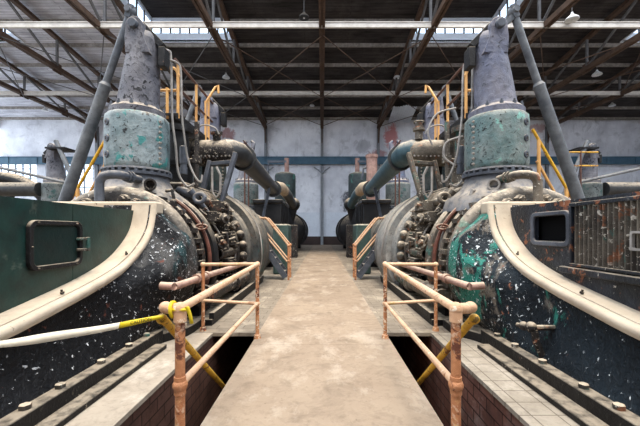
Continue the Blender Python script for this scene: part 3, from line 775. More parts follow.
        m = MB().tube([p+Vector((s*0.1,0,-0.28)), p+Vector((0,0,-0.05)), p+Vector((-s*0.02,0,0.08))], 0.035, 10).ball(p+Vector((-s*0.04,0.02,0.1)), 0.06, 12).ball(p+Vector((-s*0.05,0.14,0.08)), 0.05, 12)
        m.tube([p+Vector((-s*0.04,0.0,0.1)), p+Vector((-s*0.05,0.26,0.06))], 0.025, 8).tube([p+Vector((-s*0.02,0,0.1)), p+Vector((s*0.25,0,0.1))], 0.03, 8)
        m.build('drain_valve', M['grimy'], root)
    # ---- barrel and flanges
    o = (X(AC), 0, ZB)
    shm = M['shoulder' if L else 'shoulder_right']; gm = M['grimy' if L else 'grimy_right']
    ef = MB().lathe(o, (0,1,0), [(5.18,0.8),(5.18,0.93),(5.24,0.93),(5.24,1.13),(5.27,1.19),(5.33,1.23),(5.42,1.24),(5.50,1.21),(5.54,1.15),(5.54,0.9)], 72).build('end_flange', shm, root)
    for k, an in enumerate((35, 46, 57, 68, 79, 101, 112, 123, 134, 145)):
        d = Vector((math.cos(R(an)), 0, math.sin(R(an))))
        MB().lathe(Vector(o) + d*1.03 + Vector((0,5.25,0)), (0,-1,0), [(0,0.078),(0.09,0.078),(0.1,0.06),(0.1,0.045),(0.16,0.04),(0.16,0)], 6 if k % 2 else 10).build('flange_nut', gm, ef, sharp=30)
    MB().lathe(o, (0,1,0), [(5.5,1.0),(5.5,1.14),(5.76,1.14),(5.76,1.2),(5.9,1.2),(5.9,1.08),(6.6,1.08),(6.6,0.9)], 64).build('cylinder_barrel', gm, root)
    m = MB()
    for k in range(40):
        an = R(9*k); m.beam(Vector(o)+Vector((math.cos(an)*1.19, 5.55, math.sin(an)*1.19)), Vector(o)+Vector((math.cos(an)*1.19, 5.82, math.sin(an)*1.19)), 0.075, 0.075)
    m.build('stud_ring', gm, root, smooth=False)
    MB().ring((X(AC), 5.98, ZB), (0,1,0), 1.25, 0.035, 64, 8).build('red_ring_pipe', M['red_ring'], root)
    MB().ring((X(AC), 6.08, ZB), (0,1,0), 1.22, 0.028, 64, 8).build('conduit_ring', M['conduit' if not L else 'grimy'], root)
    MB().lathe(o, (0,1,0), [(6.18,0.9),(6.18,1.27),(6.22,1.30),(6.34,1.30),(6.38,1.26),(6.38,1.14),(6.56,1.14),(6.56,0.8)], 72).build('clamp_flange', M['black_iron'] if L else gm, root)
    # handwheel on the aisle side at the red ring
    pw = Vector((X(2.10), 5.92, 1.62))
    m = MB().ring(pw, (-s,-0.5,0.1), 0.1, 0.018, 20, 8).tube([pw, pw+Vector((s*0.25,0.1,-0.05))], 0.02, 8)
    for q in range(4):
        m.tube([pw, pw+Vector((0.03, 0.09*math.cos(q*1.57)*0.4, 0.09*math.sin(q*1.57)))], 0.011, 6)
    m.build('handwheel', M['red_ring'] if L else M['red_ring'], root)
    # ---- valve neck between the cylinders with bosses, stubs and caps
    MB().lathe(o, (0,1,0), [(6.5,1.0),(6.6,1.06),(7.2,1.06),(7.2,0.97),(8.2,0.97),(8.2,1.2),(8.3,1.22)], 48).build('valve_neck', gm, root)
    bl = MB().lathe(o, (0,1,0), [(8.5,1.1),(8.5,1.36),(8.55,1.42),(8.72,1.44),(8.78,1.40),(8.78,1.58),(8.9,1.6),(9.75,1.6),(9.8,1.63),(9.86,1.6),(10.5,1.6),(10.6,1.54),(10.6,0)], 72).build('gas_cylinder', M['cyl_far' if L else 'cyl_far_right'], root)
    for an in range(-40, 75, 12):
        d = Vector((-s*math.cos(R(an)), 0, math.sin(R(an))))
        MB().ball(Vector(o)+d*1.27+Vector((0,8.4,0)), 0.115, 12).build('valve_cap', gm, bl)
    for (a, y, z, ln, r) in ((2.13, 6.95, 1.08, 1.3, 0.115), (2.5, 6.8, 2.18, 0.6, 0.10)):
        m = MB().lathe((X(a), y, z), (0,1,0), [(0.25,0),(0.25,r*0.72),(0.0,r*0.76),(0.0,r),(0.06,r*1.05),(0.1,r*0.9),(ln,r*0.9),(ln,0)], 20)
        if a > 2.3: m.beam((X(a), y+0.15, z-0.06), (X(a+0.25), y+0.2, z-0.6), 0.2, 0.12)
        m.build('pipe_stub', gm, root)
    rnd = random.Random(5 if L else 9)
    for k, (a, y, z, w, h, d) in enumerate(((2.18,7.35,1.62,0.22,0.16,0.3),(2.12,7.7,1.38,0.2,0.3,0.35),(2.3,7.1,1.85,0.3,0.2,0.4),(2.25,7.9,1.95,0.25,0.2,0.3),(2.2,7.2,1.38,0.16,0.22,0.24),(2.35,7.55,2.1,0.3,0.22,0.3),(2.15,7.6,0.8,0.3,0.3,0.5))):
        m = MB().box((X(a-w/2), y-d/2, z-h/2), (X(a+w/2+0.15), y+d/2, z+h/2))
        for q in range(4):
            m.bolt((X(a-w/2+0.01), y-d/2+d*(0.2+0.6*(q%2)), z-h/2+h*(0.22+0.56*(q//2))), (-s,0,0), 0.026, 0.035)
        m.build('valve_box', gm, root, bevel=0.012, sharp=25)
    for (a, y, z) in ((2.1,7.25,1.76),(2.06,7.95,1.62),(2.16,8.0,1.15),(2.12,7.05,1.25),(2.24,7.75,2.06)):
        d = Vector((-s*0.85, -0.4, 0.3)).normalized()
        m = MB().lathe((X(a+0.1), y, z), d, [(0,0.09),(0.12,0.09),(0.13,0.12),(0.19,0.12),(0.2,0.06),(0.27,0.05),(0.27,0)], 14); m.build('valve_boss', gm, root)
    m = MB().tube([(X(2.05),7.0,1.5),(X(1.96),7.0,1.5),(X(1.94),7.0,1.36),(X(1.94),7.0,1.18),(X(2.05),7.0,1.15)], 0.03, 8).tube([(X(1.95),7.0,1.36),(X(1.95),7.6,1.4),(X(2.1),7.65,1.42)], 0.025, 8); m.build('bracket_loop', gm, root)
    # ---- deck of castings on top between the towers
    m = MB().box((X(2.75), 6.9, 1.9), (X(3.9), 8.9, 2.55)); m.prism([(X(2.45),2.0),(X(2.75),2.5),(X(2.95),2.5),(X(2.95),2.0)], 'y', 7.0, 8.6)
    m.build('valve_chest', gm, root, bevel=0.05)
    m = MB().lathe((X(3.15), 7.45, 2.4), (0,0,1), [(0,0.3),(0.5,0.3),(0.55,0.34),(0.65,0.34),(0.65,0.24),(1.3,0.22),(1.3,0.3),(1.42,0.3),(1.45,0.0)], 24); m.build('valve_bonnet', M['black_iron'] if L else gm, root)
    m = MB().lathe((X(3.5), 8.1, 2.4), (0,0,1), [(0,0.26),(0.9,0.26),(0.95,0.32),(1.05,0.32),(1.05,0.2),(1.5,0.18),(1.5,0)], 24); m.build('valve_bonnet', M['black_iron'], root)
    m = MB().lathe((X(2.85), 7.0, 2.72), (0,0,1), [(0,0),(0,0.075),(0.14,0.075),(0.14,0.06),(0.22,0.06),(0.22,0.075),(0.56,0.075),(0.58,0.05),(0.58,0)], 16); m.build('actuator_cylinder', M['grey_iron'], root)
    m = MB().tube([(X(2.72),7.35,2.5),(X(2.7),7.35,3.9)], 0.055, 10).tube([(X(2.7),7.35,3.1),(X(2.85),7.3,3.05),(X(3.0),7.3,3.05)], 0.05, 8).box((X(2.62),7.28,3.02),(X(2.78),7.42,3.16)); m.build('vent_pipe', gm, root, sharp=45)
    for (p0, p1, r0) in (((2.42,6.72,2.2),(2.95,7.0,2.42),0.1), ((2.28,7.0,1.86),(2.62,6.75,2.36),0.075)):
        e0 = Vector((X(p0[0]),p0[1],p0[2])); e1 = Vector((X(p1[0]),p1[1],p1[2])); dd = (e1-e0).normalized()
        MB().ring(e0, (-s*0.5,-1,0.2), r0, r0*0.45, 22, 10).tube([e0+dd*r0, e0+(e1-e0)*0.5, e1], [r0*0.45, r0*0.75, r0*1.0], 10).build('rocker_arm', M['grey_iron'] if L else gm, root)
    # oil lines running round the neck and barrel
    for (yy, rr, q0, q1, th) in ((6.5,1.22,20,150,0.016),(6.72,1.15,-20,110,0.02),(7.12,1.17,5,120,0.018),(7.75,1.12,-30,95,0.022),(8.05,1.16,-10,100,0.018),(8.98,1.64,-25,80,0.016)):
        A0, A1 = (q0, q1) if not L else (180-q1, 180-q0)
        if not L: A0, A1 = 180-q1, 180-q0
        else: A0, A1 = q0, q1
        MB().tube([Vector(o) + Vector((math.cos(R(A0+(A1-A0)*k/24))*rr, yy+0.05*math.sin(k*0.7), math.sin(R(A0+(A1-A0)*k/24))*rr)) for k in range(25)], th, 7).build('oil_line', M['conduit'] if rr > 1.15 else gm, root)
    for k, (aa, yy) in enumerate(((18,6.72),(48,6.85),(62,7.3),(33,7.55),(-12,7.4),(10,7.9),(75,7.8),(-28,6.9))):
        d = Vector((-s*math.cos(R(aa)), 0, math.sin(R(aa)))); p = Vector(o)+d*1.0+Vector((0,yy,0))
        MB().lathe(p, d, [(0,0.11),(0.07,0.11),(0.09,0.075),(0.18,0.07),(0.18,0.1),(0.24,0.1),(0.25,0.04),(0.33,0.035),(0.33,0)], 12).build('valve_stem', gm, root)
    # small brass-like cock and drip pipes near pedestal
    m = MB().tube([(X(2.72),5.95,2.25),(X(2.58),5.85,2.25),(X(2.55),5.85,2.12),(X(2.57),5.85,1.9),(X(2.45),5.9,1.7)], 0.03, 8).ball((X(2.56),5.85,2.05), 0.06, 10).lathe((X(2.92),5.78,2.33), (-s*0.5,-1,0), [(0,0.1),(0.12,0.1),(0.12,0.07),(0.02,0.06),(0.02,0)], 16); m.build('drip_pipe', M['conduit'] if not L else gm, root)
    # ---- towers
    ped, dr, do = tower(root, s, 3.41 if L else 3.22, 6.3, ('drum_left','dome') if L else ('drum_right','dome_blue'))
    ea = 3.12 if L else 3.02
    m = MB().tube([(X(ea),5.8,2.43),(X(ea),5.3,2.42),(X(ea+0.02),5.18,2.41),(X(ea+0.08),5.12,2.40),(X(ea+0.17),5.1,2.37),(X(ea+0.215),5.1,2.3),(X(ea+0.22),5.1,2.2),(X(ea+0.22),5.1,1.9)], 0.066, 14)
    m.lathe((X(ea),5.55,2.425), (0,-1,0), [(0,0.0),(0,0.095),(0.05,0.095),(0.05,0.06),(0.1,0.06),(0.1,0.09),(0.14,0.09),(0.14,0.06)], 14)
    m.build('elbow_pipe', M['grey_iron'] if L else gm, ped)
    tower(root, s, 3.3, 9.75, ('drum_far','dome_blue'), drop=0.0)
    pole(root, s, 3.55, 6.3, 5.58, 5.15, 1.0)
    pole(root, s, 3.55, 9.75, 5.58, 5.0, 1.5)
    # ---- intake vessel, pipe along the engine and bracket
    m = MB().lathe((X(3.35),8.75,3.55), (-s,0,0), [(0,0.2),(0,0.36),(0.1,0.36),(0.1,0.33),(0.85,0.34),(1.0,0.31),(1.12,0.2),(1.16,0.0)], 32)
    ves = m.build('intake_vessel', gm, root)
    if L: m = MB().lathe((X(2.66),8.6,3.86), (0,-0.2,1), [(0,0.1),(0.12,0.1),(0.12,0.15),(0.2,0.15),(0.2,0.08),(0.1,0.07),(0.1,0)], 16)
    else:
        m = MB().lathe((X(2.45),8.6,3.86), (0,0,1), [(0,0.1),(0.2,0.1),(0.22,0.15),(0.28,0.15),(0.3,0.09),(0.42,0.09),(0.42,0.02),(0.5,0.02),(0.5,0)], 14).ring((X(2.45),8.6,4.3), (0,0,1), 0.12, 0.018, 20, 6)
    m.build('nozzle', gm, ves)
    for k in range(10):
        MB().bolt((X(2.3+k*0.1), 8.46, 3.42), (0,-1,-0.3), 0.028, 0.03).build('rivet', M['conduit'], ves, sharp=20)
    ipt = thing('intake_pipe', (X(2.22), 9, 3.3), 'thick dark overhead pipe running along the left engines' if L else 'thick blue green overhead pipe running along the right engines', 'pipe', 'overhead pipes beside the aisle')
    pip = MB().tube([(X(2.5),8.75,3.6),(X(2.35),8.85,3.62),(X(2.24),9.05,3.62),(X(2.21),9.4,3.60),(X(2.22),12,3.55),(X(2.25),15.7,3.48)], [0.3,0.3,0.3,0.29,0.28,0.27], 24).build('pipe_run', M['pipe_dark' if L else 'pipe_blue'], ipt)
    MB().lathe((X(2.25),15.6,3.48), (0,1,0), [(0,0.26),(0,0.38),(0.1,0.38),(0.1,0.28)], 24).build('pipe_flange', M['pipe_dark'], ipt)
    MB().lathe((X(2.21),9.5,3.6), (0,1,-0.02), [(0,0.29),(0,0.36),(0.12,0.36),(0.12,0.29)], 24).build('pipe_flange', M['pipe_dark'], ipt)
    m = MB().tube([(X(2.25),15.6,3.48),(X(2.25),16.2,3.6),(X(2.2),16.6,3.7),(X(2.05),17.0,3.72),(X(1.95),17.6,3.6)], 0.27, 18).build('pipe_elbow', M['beige_pipe'], ipt)
    m = MB().tube([(X(1.95),17.5,3.62),(X(1.85),18.6,3.45),(X(1.78),19.8,3.2),(X(1.78),20.3,3.1)], 0.26, 18).build('pipe_end', M['pipe_dark' if L else 'pipe_blue'], ipt)
    m = MB().beam((X(2.16),8.5,3.5), (X(2.5),8.3,2.1), 0.1, 0.16, (0,1,0)).beam((X(2.8),8.5,3.3), (X(2.98),8.3,2.2), 0.1, 0.14, (0,1,0)).beam((X(2.2),8.5,3.28), (X(2.85),8.5,3.22), 0.1, 0.1, (0,1,0)); m.build('support_bracket', M['grey_iron'] if L else gm, root, bevel=0.012)
    m = MB().tube([(X(2.55),8.2,3.1),(X(2.45),8.2,2.9),(X(2.45),8.2,2.5),(X(2.55),8.2,2.35),(X(2.65),8.2,2.5),(X(2.65),8.2,3.1)], 0.03, 8); m.build('link_loop', M['conduit'], root)
    # ---- platform between the towers, with rails
    m = MB().box((X(3.05),7.2,4.0),(X(4.0),9.15,4.05)).box((X(3.05),7.2,3.92),(X(3.1),9.15,4.0)).beam((X(3.1),7.6,2.5),(X(3.1),7.6,4.0),0.08,0.08).beam((X(3.12),9.0,2.5),(X(3.12),9.0,4.0),0.08,0.08)
    plat = m.build('service_platform', M['black_iron'], root, smooth=False)
    for y in (7.25, 8.3, 9.2):
        railbar(plat, 'rail_post', [(X(3.07), y, 3.95), (X(3.07), y, 5.12)], 0.032, 'tan_rail')
    railbar(plat, 'rail_post', [(X(3.3), 7.25, 3.95), (X(3.3), 7.25, 4.6)], 0.032, 'tan_rail')
    railbar(plat, 'top_rail', [(X(3.07), 7.1, 5.14), (X(3.07), 9.7, 5.13)], 0.03, 'brown_rail')
    railbar(plat, 'mid_rail', [(X(3.07), 7.25, 4.6), (X(3.07), 9.7, 4.6)], 0.03, 'brown_rail')
    railbar(plat, 'end_rail', [(X(3.5), 7.25, 5.02), (X(3.16), 7.25, 5.02), (X(3.1), 7.25, 4.98), (X(3.05), 7.25, 4.85)], 0.034, 'tan_rail')
    railbar(plat, 'end_rail', [(X(3.45), 7.25, 4.55), (X(3.1), 7.25, 4.55)], 0.03, 'tan_rail')
    railbar(plat, 'corner_rail', [(X(3.05), 8.9, 4.9), (X(2.82), 9.0, 5.36), (X(2.75), 9.0, 5.4), (X(2.74), 9.0, 5.2)], 0.03, 'tan_rail')
    railbar(plat, 'rail_post', [(X(3.05), 8.9, 3.3), (X(3.05), 8.9, 4.95)], 0.03, 'tan_rail')
    # ---- conduits and cables
    c1 = [(X(3.0),6.5,4.85),(X(2.86),6.75,4.88),(X(2.82),6.8,4.7),(X(2.80),6.8,3.9),(X(2.76),6.8,3.5),(X(2.7),6.85,3.0),(X(2.58),6.9,2.66),(X(2.48),6.95,2.55),(X(2.45),6.95,2.7)]
    c2 = [(X(3.02),6.4,4.95),(X(2.98),6.6,5.05),(X(2.95),6.65,4.9),(X(2.93),6.65,3.8),(X(2.88),6.7,3.2),(X(2.85),6.75,2.7),(X(2.7),6.8,2.45),(X(2.55),6.8,2.5)]
    c3 = [(X(3.1),8.3,3.9),(X(2.9),8.2,4.1),(X(2.6),8.2,4.05),(X(2.5),8.25,3.9)]
    for c, r in ((c1, 0.02), (c2, 0.022), (c3, 0.018)):
        MB().tube(smooth_path(c), r, 8).build('conduit', M['conduit'], root)
    if not L:
        for c in ([(X(2.9),7.0,3.5),(X(2.6),7.1,3.4),(X(2.55),7.1,3.1),(X(2.75),7.0,2.9)], [(X(2.55),5.8,2.1),(X(2.4),5.9,1.9),(X(2.25),6.1,1.5),(X(2.1),6.1,1.1)], [(X(2.6),5.85,2.15),(X(2.42),6.05,1.98),(X(2.22),6.15,1.6),(X(2.12),6.15,1.2)], [(X(3.0),7.6,4.3),(X(2.6),7.7,4.2),(X(2.4),7.7,3.8),(X(2.5),7.7,3.5)]):
            MB().tube(smooth_path(c), 0.022, 8).build('conduit', M['conduit'], root)
    # ---- pipes along the foot of the barrels
    m = MB().tube(smooth_path([(X(2.1),4.42,0.84),(X(1.96),4.44,0.83),(X(1.93),4.6,0.82),(X(1.92),6,0.8),(X(1.9),9.8,0.71)]), 0.05, 12).lathe((X(1.93),5.2,0.815), (0,1,0), [(0,0.05),(0,0.075),(0.12,0.075),(0.12,0.05)], 14).lathe((X(1.925),5.6,0.81), (0,1,0), [(0,0.05),(0,0.07),(0.08,0.07),(0.08,0.05)], 14)
    m.build('drain_pipe', M['pink_pipe'], root)
    m = MB().tube([(X(2.0),5.6,0.45),(X(1.98),7.2,0.42),(X(1.95),8.6,0.42)], 0.14, 16).lathe((X(2.0),5.7,0.45), (0,1,0), [(0,0.14),(0,0.19),(0.1,0.19),(0.1,0.14)], 18).lathe((X(1.97),7.4,0.42), (0,1,0), [(0,0.14),(0,0.19),(0.1,0.19),(0.1,0.14)], 18); m.build('lower_pipe', gm, root)
    m = MB().box((X(1.8),5.55,0.0),(X(4.6),10.4,0.1)).box((X(1.78),5.6,0.1),(X(1.86),10.4,0.2)).box((X(1.9),8.0,0.1),(X(2.6),8.4,0.5)).box((X(2.1),5.8,0.1),(X(4.4),6.4,0.3)).box((X(1.95),9.0,0.1),(X(4.6),10.2,0.3)); m.build('sole_plate', M['black_iron'], root, smooth=False)
    return root

def smooth_path(pts, n=5):
    P_ = [Vector(p) for p in pts]; out = []
    for i in range(len(P_)-1):
        p0 = P_[max(0,i-1)]; p1 = P_[i]; p2 = P_[i+1]; p3 = P_[min(len(P_)-1,i+2)]
        for k in range(n):
            t = k/n
            out.append(0.5*((2*p1) + (-p0+p2)*t + (2*p0-5*p1+4*p2-p3)*t*t + (-p0+3*p1-3*p2+p3)*t*t*t))
    out.append(P_[-1]); return out

for s in (-1, 1): engine(s)

# ------------------------------------------------------------------ machines further along each side
def far_engine(s):
    L = s < 0; X = lambda a: s*a; side = 'left' if L else 'right'
    root = thing('compressor', (X(3.2), 15, 0), ('dark green and black compressor with a fork topped tower, left of the aisle' if L else 'dark compressor with a purple fork topped tower, right of the aisle'), 'machine', 'compressors behind the gas engines')
    gm = M['grimy' if L else 'grimy_right']
    MB().lathe((X(3.3),0,ZB), (0,1,0), [(13.3,0),(13.3,1.2),(13.4,1.35),(16.6,1.35),(16.7,1.2),(16.7,0)], 40).build('cylinder_barrel', M['cyl_far'], root)
    tower(root, s, 3.35, 15, ('drum_far','dome_blue' if not L else 'dome'), fork=True, detail=False)
    m = MB().box((X(1.75),14.6,0),(X(2.9),17.6,2.75)).box((X(1.7),14.5,2.75),(X(2.95),17.7,2.9))
    for k in range(5): m.box((X(1.70),14.8+k*0.6,0.3),(X(1.75),14.9+k*0.6,2.75))
    m.build('casing', M['black_iron'], root, bevel=0.03)
    MB().beam((X(2.1),13.6,3.3),(X(2.5),13.8,1.6),0.1,0.14,(0,1,0)).build('brace', M['grey_iron'], root)
    m = MB()
    for y in (13.2, 13.9): m.tube([(X(3.0),y,3.8),(X(3.0),y,5.0)], 0.03, 6)
    m.tube([(X(3.0),13.0,5.0),(X(3.0),14.6,5.0)], 0.03, 6).tube([(X(3.0),13.0,4.5),(X(3.0),14.6,4.5)], 0.03, 6).tube([(X(3.0),13.2,2.2),(X(3.0),13.2,3.8)], 0.03, 6).tube([(X(3.0),13.9,2.2),(X(3.0),13.9,3.8)], 0.03, 6)
    m.build('platform_rail', M['brown_rail'], root)
    # blowing tub
    t = thing('blowing_tub', (X(2.8), 26, 0), 'black round ended blowing tub far down the %s side of the aisle' % side, 'machine', 'blowing tubs near the back wall')
    MB().lathe((X(2.75),0,1.55), (0,1,0), [(25.6,0),(25.6,0.5),(25.7,0.9),(25.9,1.3),(26.1,1.42),(26.1,1.52),(26.3,1.52),(26.3,1.42),(30.5,1.42),(30.5,1.52),(30.7,1.52),(30.7,0)], 44).build('shell', M['black_iron'], t)
    m = MB().box((X(1.9),25.9,0),(X(3.6),26.5,0.4)).box((X(1.9),30.2,0),(X(3.6),30.7,0.4)); m.build('saddle', M['black_iron'], t, smooth=False)
    t = thing('pressure_drum', (X(2.9), 21, 0), 'dark upright drum casing behind the %s compressor' % side, 'machine', 'upright drum casings')
    MB().lathe((X(2.75),21,0), (0,0,1), [(0,1.05),(2.6,1.05),(2.9,1.0),(3.1,0.7),(3.2,0.0)], 32).build('shell', M['black_iron'], t)
    MB().ball((X(1.75),20.6,3.15), 0.42, 16).tube([(X(1.78),20.6,3.0),(X(2.0),20.8,2.2)], 0.3, 14).build('bulb', M['black_iron'], t)
    MB().box((X(1.45),19.7,0),(X(1.9),20.5,1.9)).build('side_box', M['grimy'], t, bevel=0.02)
    # tank
    t = thing('receiver_tank', (X(2.6), 23.5, 0), 'green upright receiver tank on a stand, far down the %s side' % side, 'tank', 'upright receiver tanks')
    MB().lathe((X(2.55),23.6,0), (0,0,1), [(3.1,0.0),(3.1,0.66),(3.2,0.72),(5.35,0.72),(5.5,0.66),(5.6,0.4),(5.62,0)], 32).build('shell', M['tank'], t)
    m = MB()
    for dx, dy in ((-.5,-.5),(.5,-.5),(.5,.5),(-.5,.5)): m.box((X(2.55)+dx-0.07,23.6+dy-0.07,0),(X(2.55)+dx+0.07,23.6+dy+0.07,3.15))
    m.build('stand', M['black_iron'], t, smooth=False)
    m = MB().tube([(X(2.45),23.6,5.5),(X(2.45),23.6,6.6)], 0.16, 12); m.build('outlet_pipe', M['stack'], t)
    m = MB().beam((X(2.45),23.5,6.35),(X(3.7),23.5,6.35),0.12,0.14).beam((X(3.7),23.5,6.45),(X(3.7),23.5,5.3),0.1,0.1); m.build('pipe_arm', M['grey_iron'], t, smooth=False)
    # cabinet
    c = thing('cabinet', (X(1.45), 12.6, 0), 'small green cabinet behind the steps on the %s side of the aisle' % side, 'cabinet', 'green cabinets beside the aisle')
    MB().box((X(1.2),12.1,0.0),(X(1.75),13.3,1.8)).build('body', M['cabinet'], c, bevel=0.06)
    MB().box((X(1.30),12.085,0.3),(X(1.65),12.1,1.55)).build('panel_door', M['cabinet'], c, bevel=0.005)
    # steps up to the platform, with two handrails
    st = thing('access_steps', (X(1.5), 10.9, 0), 'grey steel steps with peach handrails climbing the %s engine from the aisle' % side, 'steps', 'steps from the aisle up to the engines')
    for y in (10.75, 11.35):
        MB().beam((X(1.15),y,0.08),(X(2.02),y,1.3),0.03,0.18,(1,0,0)).build('stringer', M['grey_iron'], st, smooth=False)
    for k in range(5):
        a = 1.28+0.155*k; z = 0.24+0.22*k
        MB().box((X(a-0.1),10.76,z-0.015),(X(a+0.1),11.34,z+0.015)).build('tread', M['grey_iron'], st, smooth=False)
    MB().box((X(1.95),10.75,1.27),(X(2.5),11.35,1.31)).build('landing', M['grey_iron'], st, smooth=False)
    m = MB()
    for y in (10.75,11.35): m.box((X(2.4),y-0.03,0),(X(2.46),y+0.03,1.27))
    m.build('landing_leg', M['grey_iron'], st, smooth=False)
    for y in (10.75, 11.35):
        rl = MB().tube(smooth_path([(X(2.35),y,1.98),(X(1.85),y,1.96),(X(1.7),y,1.88),(X(1.05),y,1.08)],4), 0.03, 10).build('handrail', M['rail'], st)
        MB().tube(smooth_path([(X(2.3),y,1.5),(X(1.9),y,1.48),(X(1.78),y,1.4),(X(1.1),y,0.58)],4), 0.026, 10).build('lower_rail', M['rail'], st)
        MB().tube([(X(1.06),y,0.0),(X(1.06),y,1.1)], 0.032, 10).ball((X(1.06),y,1.09),0.05,10).ball((X(1.06),y,0.6),0.045,10).build('post', M['post'], st)
        MB().tube([(X(2.32),y,1.29),(X(2.32),y,1.99)], 0.028, 10).build('post', M['rail'], st)
    # stair on the outer side with a yellow handrail
    o = thing('outer_stair', (X(5.4), 8, 0), 'stair with a yellow handrail behind the sloping pole of the %s engine' % side, 'stair', 'stairs on the outer sides of the engines')
    MB().tube([(X(4.95),8.0,3.95),(X(6.3),8.0,1.6),(X(6.6),8.0,1.05)], 0.034, 10).build('handrail', M['yellow_rail'], o)
    MB().beam((X(4.9),8.0,2.9),(X(6.5),8.0,0.05),0.05,0.2,(1,0,0)).beam((X(4.9),8.7,2.9),(X(6.5),8.7,0.05),0.05,0.2,(1,0,0)).build('stringer', M['grey_iron'], o, smooth=False)
    for k in range(10):
        a = 4.98+0.155*k; z = 2.75-0.275*k; MB().box((X(a-0.1),8.0,z-0.015),(X(a+0.1),8.7,z+0.015)).build('tread', M['grey_iron'], o, smooth=False)
    for a, z in ((5.1,2.6),(5.75,1.45),(6.5,0.1)):
        MB().tube([(X(a),8.0,z),(X(a),8.0,z+1.1)], 0.04, 8).build('post', M['tan_rail'], o)
    MB().tube([(X(5.05),8.0,3.2),(X(6.4),8.0,0.8)], 0.032, 8).build('lower_rail', M['tan_rail'], o)
    for y in (8.0, 8.7): MB().tube([(X(4.93),y,0),(X(4.93),y,2.95)], 0.05, 8).build('support_post', M['grey_iron'], o)
    # engine of the next aisle
    n = thing('neighbour_engine', (X(11.7), 15, 0), 'distant grey engine tower with a slanting pole, beyond the %s engine' % side, 'engine', 'engines in the neighbouring aisles')
    MB().lathe((X(11.7),0,ZB), (0,1,0), [(12.5,0),(12.5,1.3),(18,1.3),(18,0)], 36).build('cylinder_barrel', M['cyl_far'], n)
    ped, dr, do = tower(n, -s, -11.7, 15, ('drum_far','dome'), detail=False)
    MB().tube([(X(11.35),14.5,5.4),(X(9.6),14.5,1.5)], 0.09, 12).build('strut_pole', M['pole'], n)
    MB().box((X(10.9),14.4,5.05),(X(11.75),15.2,5.12)).build('top_plate', M['black_iron'], n, smooth=False)
    MB().tube([(X(12.2),14.7,3.35),(X(19.5),14.7,3.35)], 0.3, 18).build('side_pipe', M['pipe_dark'], n)
    MB().tube([(X(10.6),14.3,3.55),(X(14.8),14.3,4.5)], 0.06, 8).build('tie_rod', M['pole'], n)
    if L:
        MB().ring((X(16.6),17.5,1.2), (0,1,0), 3.1, 0.3, 48, 10).build('flywheel_rim', M['black_iron'], n)
        m = MB()
        for k in range(6): m.beam((X(16.6),17.5,1.2),(X(16.6)+3.0*math.cos(R(60*k+15)),17.5,1.2+3.0*math.sin(R(60*k+15))),0.25,0.2,(0,1,0))
        m.build('flywheel_spokes', M['black_iron'], n, smooth=False)
    if not L:
        for a in (10.0, 10.5): MB().tube([(X(a),13.8,1.5),(X(a),13.8,4.8)], 0.035, 8).build('rail_post', M['brown_rail'], n)
        for z in (4.75, 4.2): MB().tube([(X(9.8),13.8,z),(X(11.2),13.8,z)], 0.03, 8).build('platform_rail', M['yellow_rail'], n)
for s in (-1, 1): far_engine(s)
st = thing('exhaust_stack', (2.75, 18.8, 0), 'tall brown exhaust stack behind the right side intake pipe', 'stack')
MB().lathe((2.75,18.8,0), (0,0,1), [(0,0.42),(2.2,0.42),(2.3,0.3),(5.55,0.3),(5.6,0.34),(5.75,0.34),(5.75,0.25),(5.3,0.25),(5.3,0)], 24).build('flue', M['stack'], st)
MB().tube([(2.75,18.8,5.1),(2.3,18.8,5.0),(2.2,18.8,4.4)], 0.06, 8).build('side_arm', M['grey_iron'], st)

